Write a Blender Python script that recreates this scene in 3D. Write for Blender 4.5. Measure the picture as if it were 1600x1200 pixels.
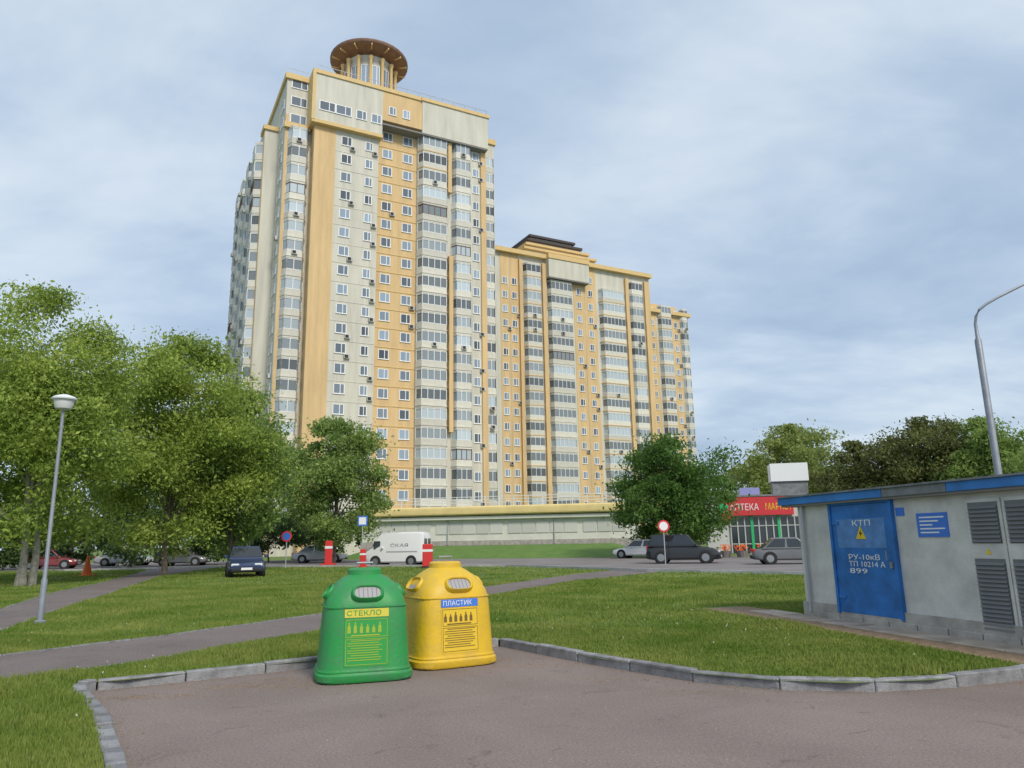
import bpy, bmesh, math, random
import numpy as np
from mathutils import Vector, Matrix
for _o in list(bpy.data.objects): bpy.data.objects.remove(_o)
S = bpy.context.scene; COL = S.collection
R = math.radians

# ------------------------------------------------------------------ camera, sky, sun, exposure
F, HOR, ROLL, EYE = 1155.0, 845.0, R(1.0), 1.65          # pixels of the 1600x1200 photograph
PITCH = math.atan((HOR-600)/F)
cam = bpy.data.cameras.new('camera'); CAM = bpy.data.objects.new('camera', cam); COL.objects.link(CAM)
S.camera = CAM
cam.sensor_width = 36; cam.lens = 36*F/1600; cam.clip_start = .1; cam.clip_end = 6000
CAM.matrix_world = Matrix.Translation((0, 0, EYE)) @ Matrix.Rotation(math.pi/2+PITCH, 4, 'X') @ Matrix.Rotation(-ROLL, 4, 'Z')
SUN_EL, SUN_AZ = R(42), R(150)                            # azimuth from +Y clockwise: behind the camera, to the right
W = bpy.data.worlds.new('World'); S.world = W; W.use_nodes = True
nt = W.node_tree; nn, nl = nt.nodes, nt.links
bg = nn['Background']
sky = nn.new('ShaderNodeTexSky'); sky.sky_type = 'NISHITA'; sky.sun_disc = False
sky.sun_elevation = SUN_EL; sky.sun_rotation = SUN_AZ; sky.dust_density = 2.5
tc = nn.new('ShaderNodeTexCoord'); sep = nn.new('ShaderNodeSeparateXYZ'); nl.new(tc.outputs['Generated'], sep.inputs[0])
mx = nn.new('ShaderNodeMath'); mx.operation = 'MAXIMUM'; mx.inputs[1].default_value = 0.0; nl.new(sep.outputs[2], mx.inputs[0])
ad = nn.new('ShaderNodeMath'); ad.operation = 'ADD'; ad.inputs[1].default_value = 0.22; nl.new(mx.outputs[0], ad.inputs[0])
comb = nn.new('ShaderNodeCombineXYZ')
for i in (0, 1):
    dv = nn.new('ShaderNodeMath'); dv.operation = 'DIVIDE'; nl.new(sep.outputs[i], dv.inputs[0]); nl.new(ad.outputs[0], dv.inputs[1]); nl.new(dv.outputs[0], comb.inputs[i])
def wnoise(scale, detail, rough, dist, off):
    mp = nn.new('ShaderNodeMapping'); mp.inputs['Location'].default_value = off; mp.inputs['Scale'].default_value = (1, 1.5, 1)
    mp.inputs['Rotation'].default_value = (0, 0, R(-28))
    nl.new(comb.outputs[0], mp.inputs[0]); n = nn.new('ShaderNodeTexNoise'); nl.new(mp.outputs[0], n.inputs[0])
    n.inputs['Scale'].default_value = scale; n.inputs['Detail'].default_value = detail; n.inputs['Roughness'].default_value = rough; n.inputs['Distortion'].default_value = dist
    return n
def wramp(src, stops):
    r = nn.new('ShaderNodeValToRGB'); nl.new(src, r.inputs[0]); e = r.color_ramp.elements
    e[0].position, e[0].color = stops[0][0], stops[0][1]+(1,); e[1].position, e[1].color = stops[-1][0], stops[-1][1]+(1,)
    for p, c in stops[1:-1]: k = e.new(p); k.color = c+(1,)
    return r
n1 = wnoise(1.1, 7, .55, .4, (3.1, 1.7, 0)); n2 = wnoise(3.2, 5, .5, .2, (7.3, .4, 2))
mixn = nn.new('ShaderNodeMix'); mixn.data_type = 'FLOAT'; mixn.inputs[0].default_value = .3; nl.new(n1.outputs[0], mixn.inputs[2]); nl.new(n2.outputs[0], mixn.inputs[3])
cloud = wramp(mixn.outputs[0], [(.31, (.215, .285, .385)), (.46, (.285, .355, .445)), (.57, (.370, .432, .500)), (.70, (.455, .495, .535))])
skm = nn.new('ShaderNodeMix'); skm.data_type = 'RGBA'; skm.blend_type = 'MIX'; skm.inputs[0].default_value = .86
skb = nn.new('ShaderNodeVectorMath'); skb.operation = 'SCALE'; skb.inputs[3].default_value = .08; nl.new(sky.outputs[0], skb.inputs[0])
nl.new(skb.outputs[0], skm.inputs[6]); nl.new(cloud.outputs[0], skm.inputs[7]); nl.new(skm.outputs[2], bg.inputs[0])
bg.inputs[1].default_value = 1.0
sun = bpy.data.lights.new('sun', 'SUN'); sun.energy = 1.5; sun.angle = R(13); sun.color = (1, .93, .82)
SUN = bpy.data.objects.new('sun', sun); COL.objects.link(SUN)
sd = Vector((math.sin(SUN_AZ)*math.cos(SUN_EL), math.cos(SUN_AZ)*math.cos(SUN_EL), math.sin(SUN_EL)))
SUN.rotation_euler = sd.to_track_quat('Z', 'Y').to_euler()
S.view_settings.view_transform = 'Standard'; S.view_settings.look = 'None'; S.view_settings.gamma = 1
S.view_settings.exposure = 0.86; S.view_settings.use_curve_mapping = False

# ------------------------------------------------------------------ pixel -> place
def ray(u, v):
    x, y = (u-800)/F, (600-v)/F
    c, s = math.cos(ROLL), math.sin(ROLL); x, y = c*x+s*y, -s*x+c*y
    c, s = math.cos(PITCH), math.sin(PITCH)
    return Vector((x, c-y*s, s+y*c))
def G(u, v, z=.1):
    r = ray(u, v); t = (z-EYE)/r.z; return (r.x*t, r.y*t)
def AT(u, v, Y):
    r = ray(u, v); t = Y/r.y; return Vector((r.x*t, Y, EYE+r.z*t))
def on_line(u, v, P, d):
    """where the sight line of a pixel crosses, seen from above, the line P + t d (returns t)"""
    r = ray(u, v); a = r.x*d[1]-r.y*d[0]
    return (r.y*P[0]-r.x*P[1])/a

# ------------------------------------------------------------------ materials
MATS = {}
def mat(name, col, rough=.7, metal=0., noise=0., nscale=8., col2=None, bump=0., bscale=40., spec=.5, obj_rand=0., trans=0., coat=0., detail=6, coords='Object', stretch=None):
    if name in MATS: return MATS[name]
    m = bpy.data.materials.new(name); m.use_nodes = True; MATS[name] = m
    t = m.node_tree; n, l = t.nodes, t.links; b = n['Principled BSDF']
    b.inputs['Base Color'].default_value = (*col, 1); b.inputs['Roughness'].default_value = rough; b.inputs['Metallic'].default_value = metal
    b.inputs['Specular IOR Level'].default_value = spec; b.inputs['Coat Weight'].default_value = coat
    tcn = n.new('ShaderNodeTexCoord'); src = tcn.outputs[coords]
    if stretch:
        mp = n.new('ShaderNodeMapping'); mp.inputs['Scale'].default_value = stretch; l.new(src, mp.inputs[0]); src = mp.outputs[0]
    out = None
    if noise > 0 or col2:
        c2 = col2 or tuple(x*(1-noise) for x in col); c1 = col if col2 else tuple(min(1, x*(1+noise*.6)) for x in col)
        nz = n.new('ShaderNodeTexNoise'); nz.inputs['Scale'].default_value = nscale; nz.inputs['Detail'].default_value = detail; nz.inputs['Roughness'].default_value = .62
        l.new(src, nz.inputs[0]); rp = n.new('ShaderNodeValToRGB'); l.new(nz.outputs[0], rp.inputs[0])
        rp.color_ramp.elements[0].position = .36; rp.color_ramp.elements[1].position = .66
        rp.color_ramp.elements[0].color = (*c1, 1); rp.color_ramp.elements[1].color = (*c2, 1); out = rp.outputs[0]
    if obj_rand > 0:
        oi = n.new('ShaderNodeObjectInfo'); hs = n.new('ShaderNodeHueSaturation')
        mr = n.new('ShaderNodeMapRange'); mr.inputs[3].default_value = 1-obj_rand; mr.inputs[4].default_value = 1+obj_rand; l.new(oi.outputs['Random'], mr.inputs[0]); l.new(mr.outputs[0], hs.inputs['Value'])
        if out: l.new(out, hs.inputs['Color'])
        else: hs.inputs['Color'].default_value = (*col, 1)
        out = hs.outputs[0]
    if out: l.new(out, b.inputs['Base Color'])
    if bump > 0:
        nb = n.new('ShaderNodeTexNoise'); nb.inputs['Scale'].default_value = bscale; nb.inputs['Detail'].default_value = 4; l.new(src, nb.inputs[0])
        bp = n.new('ShaderNodeBump'); bp.inputs['Strength'].default_value = bump; bp.inputs['Distance'].default_value = .02; l.new(nb.outputs[0], bp.inputs['Height']); l.new(bp.outputs[0], b.inputs['Normal'])
    if trans > 0:
        ts = n.new('ShaderNodeBsdfTranslucent'); ms = n.new('ShaderNodeMixShader'); ms.inputs[0].default_value = trans
        if out: l.new(out, ts.inputs[0])
        else: ts.inputs[0].default_value = (*col, 1)
        l.new(b.outputs[0], ms.inputs[1]); l.new(ts.outputs[0], ms.inputs[2]); l.new(ms.outputs[0], n['Material Output'].inputs[0])
    return m
def leaf_mat(name, a, b, c):
    """foliage: three greens mixed by clump-sized and leaf-sized noise"""
    m = bpy.data.materials.new(name); m.use_nodes = True; t = m.node_tree; n, l = t.nodes, t.links; p = n['Principled BSDF']
    tcn = n.new('ShaderNodeTexCoord')
    z1 = n.new('ShaderNodeTexNoise'); z1.inputs['Scale'].default_value = .55; z1.inputs['Detail'].default_value = 3; l.new(tcn.outputs['Object'], z1.inputs[0])
    z2 = n.new('ShaderNodeTexNoise'); z2.inputs['Scale'].default_value = 6.5; z2.inputs['Detail'].default_value = 2; l.new(tcn.outputs['Object'], z2.inputs[0])
    mm = n.new('ShaderNodeMix'); mm.data_type = 'FLOAT'; mm.inputs[0].default_value = .5; l.new(z1.outputs[0], mm.inputs[2]); l.new(z2.outputs[0], mm.inputs[3])
    rp = n.new('ShaderNodeValToRGB'); l.new(mm.outputs[0], rp.inputs[0]); e = rp.color_ramp.elements
    e[0].position = .36; e[0].color = (*a, 1); e[1].position = .66; e[1].color = (*c, 1); k = e.new(.5); k.color = (*b, 1)
    l.new(rp.outputs[0], p.inputs['Base Color']); p.inputs['Roughness'].default_value = .55; p.inputs['Specular IOR Level'].default_value = .35
    ts = n.new('ShaderNodeBsdfTranslucent'); l.new(rp.outputs[0], ts.inputs[0]); ms = n.new('ShaderNodeMixShader'); ms.inputs[0].default_value = .45
    l.new(p.outputs[0], ms.inputs[1]); l.new(ts.outputs[0], ms.inputs[2]); l.new(ms.outputs[0], n['Material Output'].inputs[0])
    MATS[name] = m; return m
M_WHITE = mat('pale_panel', (.56, .54, .46), .85, noise=.13, nscale=.9, bump=.1, stretch=(1, 1, .12))
M_WHITE2 = mat('balcony_panel', (.60, .58, .505), .8, noise=.10, nscale=2, obj_rand=.13)
M_ORANGE = mat('apricot_panel', (.62, .440, .225), .85, noise=.13, nscale=.9, bump=.1, stretch=(1, 1, .12))
M_YELLOW = mat('cornice_yellow', (.64, .46, .21), .8, noise=.08, nscale=2)
M_FRAME = mat('window_frame_white', (.78, .79, .78), .45)
M_GLASS = mat('window_glass', (.17, .22, .28), .06, spec=.9, obj_rand=.75)
M_GLASSB = mat('balcony_glass', (.31, .36, .39), .07, spec=.9, obj_rand=.6)
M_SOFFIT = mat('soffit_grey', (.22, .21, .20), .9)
M_COPPER = mat('brim_brown', (.20, .105, .065), .6, noise=.2, nscale=1.5)
M_DARKROOF = mat('dark_roof', (.06, .045, .04), .7)
M_AC = mat('ac_casing', (.50, .50, .48), .6, obj_rand=.2)
M_DARK = mat('dark_hole', (.025, .025, .025), .8)
M_ASPH = mat('asphalt_lot', (.165, .134, .122), .92, col2=(.215, .178, .162), nscale=.55, bump=.55, bscale=85, detail=12)
def asphalt(name, a, b, crack=True):
    m = bpy.data.materials.new(name); m.use_nodes = True; MATS[name] = m; t = m.node_tree; n, l = t.nodes, t.links; p = n['Principled BSDF']; p.inputs['Roughness'].default_value = .9
    o = n.new('ShaderNodeTexCoord').outputs['Object']
    def nz(sc, det, rg=.6, dist=0.):
        k = n.new('ShaderNodeTexNoise'); k.inputs['Scale'].default_value = sc; k.inputs['Detail'].default_value = det; k.inputs['Roughness'].default_value = rg; k.inputs['Distortion'].default_value = dist; l.new(o, k.inputs[0]); return k.outputs[0]
    def rmp(src, p0, c0, p1, c1):
        k = n.new('ShaderNodeValToRGB'); l.new(src, k.inputs[0]); e = k.color_ramp.elements; e[0].position, e[1].position = p0, p1; e[0].color, e[1].color = (*c0, 1), (*c1, 1); return k.outputs[0]
    def mul(x, y, f=1.):
        k = n.new('ShaderNodeMix'); k.data_type = 'RGBA'; k.blend_type = 'MULTIPLY'; k.inputs[0].default_value = f; l.new(x, k.inputs[6]); l.new(y, k.inputs[7]); return k.outputs[2]
    c = rmp(nz(.45, 8, .65, .6), .34, a, .68, b)
    c = mul(c, rmp(nz(130, 3, .8), .30, (.42, .42, .43), .70, (1.55, 1.5, 1.46)))
    c = mul(c, rmp(nz(38, 4, .7), .35, (.74, .74, .75), .66, (1.2, 1.19, 1.17)))
    c = mul(c, rmp(nz(1.7, 5, .7, 1.2), .26, (.62, .61, .60), .40, (1, 1, 1)))
    if crack:
        v = n.new('ShaderNodeTexVoronoi'); v.feature = 'DISTANCE_TO_EDGE'; v.inputs['Scale'].default_value = .42
        w = n.new('ShaderNodeVectorMath'); w.operation = 'MULTIPLY_ADD'; k = n.new('ShaderNodeTexNoise'); k.inputs['Scale'].default_value = 2.2; k.inputs['Detail'].default_value = 6; l.new(o, k.inputs[0]); l.new(k.outputs[1], w.inputs[0]); w.inputs[1].default_value = (.9, .9, .9); l.new(o, w.inputs[2]); l.new(w.outputs[0], v.inputs[0])
        ck = rmp(v.outputs[0], .0, (.55, .54, .53), .004, (1, 1, 1)); mk = n.new('ShaderNodeMix'); mk.data_type = 'RGBA'; l.new(rmp(nz(.6, 2), .55, (0, 0, 0), .60, (1, 1, 1)), mk.inputs[0]); mk.inputs[6].default_value = (1, 1, 1, 1); l.new(ck, mk.inputs[7]); c = mul(c, mk.outputs[2])
    l.new(c, p.inputs['Base Color']); bp = n.new('ShaderNodeBump'); bp.inputs['Strength'].default_value = .6; bp.inputs['Distance'].default_value = .012; l.new(nz(95, 3, .7), bp.inputs['Height']); l.new(bp.outputs[0], p.inputs['Normal'])
    return m
M_ASPH = asphalt('asphalt_car_park', (.205, .166, .150), (.262, .216, .197))
M_ASPH2 = asphalt('asphalt_footpath', (.150, .124, .120), (.205, .172, .166)) if True else mat('asphalt_path', (.150, .122, .122), .92, col2=(.205, .172, .170), nscale=.8, bump=.5, bscale=60, detail=10)
M_ROAD = mat('asphalt_road', (.17, .15, .145), .9, col2=(.23, .21, .205), nscale=.25, bump=.3, bscale=40)
M_KERB = mat('concrete_kerb', (.25, .25, .26), .9, noise=.32, nscale=5, bump=.7, bscale=45, obj_rand=.16)
M_CONC = mat('concrete_apron', (.42, .35, .28), .92, noise=.3, nscale=2.2, bump=.5, bscale=30)
M_LAWN = mat('lawn_ground', (.085, .150, .026), .95, col2=(.150, .200, .046), nscale=.55, bump=1., bscale=30, detail=12)
M_BLADE = mat('grass_blade', (.140, .225, .032), .6, col2=(.285, .325, .080), nscale=.55, trans=.35, detail=8, spec=.25)
M_SAND = mat('brown_grit', (.27, .185, .115), .95, noise=.35, nscale=9, bump=.8, bscale=60)
M_BARK = mat('bark', (.16, .13, .105), .9, noise=.4, nscale=6, bump=.8, bscale=20)
M_BARKP = mat('pale_bark', (.30, .28, .24), .9, noise=.35, nscale=6, bump=.6, bscale=20)
L_BRIGHT = leaf_mat('leaf_bright', (.148, .220, .038), (.294, .394, .071), (.531, .600, .137))
L_MID = leaf_mat('leaf_mid', (.109, .193, .047), (.216, .321, .076), (.375, .470, .127))
L_DARK = leaf_mat('leaf_dark', (.044, .090, .032), (.085, .152, .046), (.159, .232, .073))
L_GREEN = leaf_mat('leaf_green', (.055, .134, .024), (.104, .207, .037), (.183, .299, .067))
L_OLIVE = leaf_mat('leaf_olive', (.075, .098, .030), (.150, .172, .052), (.240, .252, .080)) if True else leaf_mat('leaf_olive', (.085, .091, .034), (.165, .159, .051), (.262, .238, .079))
L_YELLOW = leaf_mat('leaf_yellow_green', (.140, .197, .051), (.267, .330, .091), (.407, .457, .140))
M_POLE = mat('pole_grey', (.27, .29, .33), .5, metal=.3, noise=.15, nscale=3)
M_POLEL = mat('pole_light', (.42, .44, .46), .5, metal=.3)
M_LAMPW = mat('lamp_white', (.75, .76, .78), .4)
M_OPAL = mat('lamp_opal', (.62, .62, .62), .35)
M_BLUE = mat('blue_paint', (.022, .155, .46), .55, noise=.30, nscale=2.5, bump=.2, detail=12)
M_BLUEF = mat('blue_fascia', (.035, .20, .56), .5, noise=.22, nscale=2)
M_GREYF = mat('bare_fascia', (.20, .21, .22), .6, noise=.3, nscale=3)
M_KWALL = mat('kiosk_wall', (.60, .585, .55), .9, noise=.20, nscale=1.6, bump=.35, bscale=35, detail=10)
M_PLINTH = mat('kiosk_plinth', (.40, .37, .33), .92, noise=.28, nscale=2.5, bump=.5, bscale=30)
M_LOUV = mat('louvre_grey', (.16, .16, .165), .6, noise=.1)
M_SIGNW = mat('sign_white', (.78, .79, .80), .5)
M_SIGNY = mat('sign_yellow', (.80, .55, .02), .5)
M_SIGNYB = mat('label_yellow', (.62, .55, .06), .55)
M_SIGNR = mat('sign_red', (.62, .04, .05), .45)
M_SIGNB = mat('sign_blue', (.05, .18, .62), .45)
M_SIGNL = mat('sign_lilac', (.30, .30, .60), .5)
M_SIGNG = mat('sign_green', (.03, .45, .16), .5)
M_BLACK = mat('print_black', (.02, .02, .02), .6)
M_BING = mat('bin_green', (.014, .280, .052), .5, col2=(.045, .215, .080), nscale=5, bump=.25, bscale=18, detail=12)
M_BINY = mat('bin_yellow', (.70, .45, .014), .5, col2=(.58, .38, .045), nscale=5, bump=.25, bscale=18, detail=12)
M_RUBBER = mat('rubber_flap', (.34, .33, .34), .6)
M_LINEG = mat('print_on_green', (.30, .42, .03), .6)
M_LINEY = mat('print_on_yellow', (.16, .10, .02), .6)
M_CREAM = mat('podium_wall', (.66, .65, .58), .88, noise=.10, nscale=.6, bump=.1)
M_CREAMY = mat('podium_fascia', (.70, .55, .24), .75, noise=.1, nscale=.8)
M_PANEL = mat('podium_shutter', (.56, .56, .52), .6, obj_rand=.12)
M_RAIL = mat('rail_white', (.68, .68, .66), .5)
M_SHOPW = mat('shop_wall', (.55, .55, .54), .8, noise=.1, nscale=1)
M_SHOPG = mat('shop_glass', (.03, .04, .045), .08, spec=.9)
M_MULL = mat('mullion', (.52, .53, .52), .5)
M_TYRE = mat('tyre', (.02, .02, .02), .85); M_RIM = mat('rim', (.42, .43, .45), .35, metal=.8)
M_CGLASS = mat('car_glass', (.015, .02, .024), .05, spec=.9)
M_TAIL = mat('tail_red', (.50, .015, .02), .3); M_HEAD = mat('head_lens', (.65, .68, .70), .15)
M_REDP = mat('red_plastic', (.62, .035, .035), .5); M_CONE = mat('cone_orange', (.75, .14, .02), .55)
def paint(n, c): return mat('paint_'+n, c, .3, coat=.7)

# ------------------------------------------------------------------ mesh helpers
class MB:
    def __init__(s): s.v = []; s.f = []; s.mi = []; s.m = 0
    def add(s, vs, fs):
        o = len(s.v); s.v += [tuple(p) for p in vs]; s.f += [tuple(i+o for i in f) for f in fs]; s.mi += [s.m]*len(fs); return s
    def box(s, x0, x1, y0, y1, z0, z1):
        return s.add([(x0, y0, z0), (x1, y0, z0), (x1, y1, z0), (x0, y1, z0), (x0, y0, z1), (x1, y0, z1), (x1, y1, z1), (x0, y1, z1)],
                     [(0, 3, 2, 1), (4, 5, 6, 7), (0, 1, 5, 4), (1, 2, 6, 5), (2, 3, 7, 6), (3, 0, 4, 7)])
    def prism(s, poly, z0, z1):
        n = len(poly); area = sum(poly[i][0]*poly[(i+1) % n][1]-poly[(i+1) % n][0]*poly[i][1] for i in range(n))
        if area < 0: poly = poly[::-1]
        return s.add([(x, y, z0) for x, y in poly]+[(x, y, z1) for x, y in poly],
                     [tuple(range(n))[::-1], tuple(range(n, 2*n))]+[(i, (i+1) % n, n+(i+1) % n, n+i) for i in range(n)])
    def rings(s, rs, cap=True):
        n = len(rs[0]); vs = [p for r in rs for p in r]
        fs = [(k*n+i, k*n+(i+1) % n, (k+1)*n+(i+1) % n, (k+1)*n+i) for k in range(len(rs)-1) for i in range(n)]
        if cap: fs += [tuple(range(n))[::-1], tuple(range((len(rs)-1)*n, len(rs)*n))]
        return s.add(vs, fs)
    def lathe(s, prof, n=16, c=(0, 0)):
        return s.rings([[(c[0]+r*math.cos(2*math.pi*i/n), c[1]+r*math.sin(2*math.pi*i/n), z) for i in range(n)] for r, z in prof])
    def tube(s, pts, rad, n=8):
        pts = [Vector(p) for p in pts]; rs = []
        if not hasattr(rad, '__len__'): rad = [rad]*len(pts)
        for i, p in enumerate(pts):
            d = (pts[min(i+1, len(pts)-1)]-pts[max(i-1, 0)]).normalized()
            a = d.cross(Vector((0, 0, 1)) if abs(d.z) < .9 else Vector((1, 0, 0))).normalized(); b = a.cross(d)
            rs.append([p+(a*math.cos(2*math.pi*k/n)-b*math.sin(2*math.pi*k/n))*rad[i] for k in range(n)])
        return s.rings(rs)
    def mesh(s, name, mats, smooth=False, bevel=0, seg=1):
        me = bpy.data.meshes.new(name); me.from_pydata(s.v, [], s.f); me.validate()
        if bevel:
            bm = bmesh.new(); bm.from_mesh(me)
            bmesh.ops.bevel(bm, geom=[e for e in bm.edges if len(e.link_faces) == 2 and e.calc_face_angle(0) > .6], offset=bevel, segments=seg, affect='EDGES', profile=.6)
            bm.to_mesh(me); bm.free()
        if not isinstance(mats, (list, tuple)): mats = [mats]
        for m in mats: me.materials.append(m)
        if len(mats) > 1 and not bevel: me.polygons.foreach_set('material_index', s.mi)
        if smooth:
            me.polygons.foreach_set('use_smooth', [True]*len(me.polygons)); me.set_sharp_from_angle(angle=R(38))
        return me
    def build(s, name, mats, parent=None, **k): return link(name, s.mesh(name, mats, **k), parent)
def link(name, me, parent=None, loc=None, rz=None, rot=None):
    o = bpy.data.objects.new(name, me); COL.objects.link(o)
    if parent: o.parent = parent
    if loc is not None: o.location = loc
    if rz is not None: o.rotation_euler = (0, 0, rz)
    if rot is not None: o.rotation_euler = rot
    return o
def thing(name, label, cat, loc=(0, 0, 0), rz=0, group=None):
    o = link(name, None, None, loc, rz); o.empty_display_size = .3; return tag(o, label, cat, group)
def tag(o, label, cat, group=None):
    o['label'] = label; o['category'] = cat
    if group: o['group'] = group
    return o
def struct(o): o['kind'] = 'structure'; return o
def stuff(o): o['kind'] = 'stuff'; return o
def copy_tree(o, parent=None):
    c = o.copy(); COL.objects.link(c); c.parent = parent
    for ch in o.children: copy_tree(ch, c)
    return c
def text(name, s, size, material, parent, M, align='LEFT', extrude=.002, width=None):
    cu = bpy.data.curves.new(name, 'FONT'); cu.body = s; cu.size = size; cu.extrude = extrude; cu.align_x = align; cu.resolution_u = 2
    t = bpy.data.objects.new(name, cu); COL.objects.link(t)
    me = bpy.data.meshes.new_from_object(t.evaluated_get(bpy.context.evaluated_depsgraph_get())); bpy.data.objects.remove(t)
    if width and len(me.vertices):
        xs = [v.co.x for v in me.vertices]; k = width/max(1e-4, max(xs)-min(xs))
        for v in me.vertices: v.co.x *= k
    me.materials.clear(); me.materials.append(material)
    o = link(name, me, parent); o.matrix_local = M; return o
UPR = Matrix.Rotation(math.pi/2, 4, 'X')                 # text standing upright, facing -Y

# ------------------------------------------------------------------ ground
KERB = [G(u, v, 0) for u, v in [(214, 1290), (190, 1200), (168, 1130), (150, 1078), (330, 1061), (480, 1045), (620, 1027), (768, 1008), (800, 1014), (930, 1040), (1090, 1067), (1210, 1078), (1330, 1083), (1460, 1078), (1600, 1063), (1760, 1036)]]
KERB[3:4] = [(KERB[3][0]-.02, KERB[3][1]-.28), (KERB[3][0]+.05, KERB[3][1]-.06), (KERB[3][0]+.30, KERB[3][1]+.02)]
def resample(poly, step):
    out = [Vector(poly[0])]; acc = 0
    for a, b in zip(poly[:-1], poly[1:]):
        a, b = Vector(a), Vector(b); L = (b-a).length; d = (b-a)/L; t = step-acc
        while t < L: out.append(a+d*t); t += step
        acc = L-(t-step)
    return out
big = 900
lawn_pts = [(x, y) for x, y in KERB]
lawn_poly = [(lawn_pts[0][0], -30)]+lawn_pts+[(lawn_pts[-1][0]+8, lawn_pts[-1][1]+3), (big, 30), (big, 2500), (-big, 2500), (-big, -30)]
me = bpy.data.meshes.new('lawn'); me.from_pydata([(x, y, .10) for x, y in lawn_poly], [], [tuple(range(len(lawn_poly)))[::-1]]); me.materials.append(M_LAWN)
if me.polygons[0].normal.z < 0: me.flip_normals()
LAWN = struct(link('lawn', me))
struct(MB().add([(-12, -25, 0), (60, -25, 0), (60, 16, 0), (-12, 16, 0)], [(0, 1, 2, 3)]).build('parking_asphalt', M_ASPH))
# kerb of separate stones
kerb = struct(link('kerb', None))
rnd = random.Random(5); kp = []
for part, st in ((KERB[:5], .5), (KERB[4:9], .98), (KERB[8:], 1.0)):
    q = resample(part, st)+[Vector(part[-1])]; kp += [(a, b) for a, b in zip(q[:-1], q[1:]) if (b-a).length > .08]
for a, b in kp:
    d = (b-a).normalized(); n = Vector((-d.y, d.x))
    if d.length == 0: continue
    L = (b-a).length-.016; m = MB(); h = .128+rnd.uniform(-.010, .010)
    m.box(0, L, 0, .14, -.02, h)
    o = m.build('kerb_stone', M_KERB, kerb, bevel=.012, seg=1)
    o.location = (a.x, a.y, rnd.uniform(-.004, .004)); o.rotation_euler = (rnd.uniform(-.02, .02), 0, math.atan2(d.y, d.x)+rnd.uniform(-.008, .008))
def strip(name, up, lo, z, material, zz=.1):
    pts = [G(u, v, zz) for u, v in up]+[G(u, v, zz) for u, v in lo[::-1]]
    me = bpy.data.meshes.new(name); me.from_pydata([(x, y, z) for x, y in pts], [], [tuple(range(len(pts)))]); me.materials.append(material)
    if me.polygons[0].normal.z < 0: me.flip_normals()
    return struct(link(name, me)), pts
P1U = [(-120, 1040), (0, 1025), (250, 995), (500, 960), (640, 938), (750, 918), (900, 897), (1010, 886)]
P1L = [(-120, 1086), (0, 1067), (250, 1030), (500, 986), (640, 956), (750, 933), (900, 907), (1030, 894)]
P2U = [(-120, 985), (0, 953), (80, 927), (160, 911), (250, 886), (330, 878)]
P2L = [(-120, 1028), (0, 988), (80, 956), (160, 932), (200, 917), (250, 900), (350, 886)]
_, path1 = strip('footpath', P1U, P1L, .104, M_ASPH2)
_, path2 = strip('footpath', P2U, P2L, .108, M_ASPH2)
RU = [(-300, 885), (100, 880), (300, 877), (670, 874), (1010, 871), (1260, 868), (1900, 858)]
RL = [(-300, 895), (100, 893), (345, 887), (600, 886), (800, 886), (1000, 893), (1260, 899), (1900, 905)]
_, road = strip('road', RU, RL, .112, M_ROAD)
# kerbs of the road (pale lines in the distance): separate stones along the near side
rk = struct(link('road_kerb', None))
rp = resample([G(u, v) for u, v in RL[1:]], 1.0)
rkm = MB().box(0, .985, 0, .15, .09, .24).mesh('kerb_stone', mat('pale_kerb', (.42, .42, .41), .9, noise=.2, obj_rand=.15))
for a, b in zip(rp[:-1], rp[1:]):
    if len(rk.children) > 140: break
    d = b-a; link('kerb_stone', rkm, rk, (a.x, a.y, rnd.uniform(-.01, .01)), math.atan2(d.y, d.x))
# edging of the near footpaths
for up in (P1U[:6], P1L[:6], P2U[:5], P2L[:6]):
    pts = resample([G(u, v) for u, v in up], .98); root = struct(link('path_edging', None))
    em = MB().box(0, .96, -.035, .035, .06, .125).mesh('edging_stone', M_KERB)
    for a, b in zip(pts[:-1], pts[1:]):
        d = b-a; link('edging_stone', em, root, (a.x, a.y, rnd.uniform(-.012, .002)), math.atan2(d.y, d.x)+rnd.uniform(-.01, .01))
# grass bank rising to the podium
bl, br_ = AT(560, 852, 86), AT(1012, 850, 79)
f0, f1 = G(600, 873), G(1040, 871)
nx, ny = 24, 6; vs = []; fs = []
for j in range(ny+1):
    for i in range(nx+1):
        t, q = i/nx, j/ny; a = Vector((f0[0]+(f1[0]-f0[0])*t, f0[1]+(f1[1]-f0[1])*t)); b = Vector((bl.x-2+(br_.x+3-bl.x)*t, bl.y+(br_.y-bl.y)*t))
        p = a.lerp(b, q); e = min(1, t*8, (1-t)*8); vs.append((p.x, p.y, .09+1.15*e*math.sin(q*math.pi/2)**1.3+(.05*rnd.random() if 0 < j < ny else 0)))
fs = [(j*(nx+1)+i, j*(nx+1)+i+1, (j+1)*(nx+1)+i+1, (j+1)*(nx+1)+i) for j in range(ny) for i in range(nx)]
struct(MB().add(vs, fs).build('grass_bank', mat('bank_grass', (.080, .165, .026), .95, col2=(.125, .210, .038), nscale=.9, bump=1., bscale=8), smooth=True))

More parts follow.
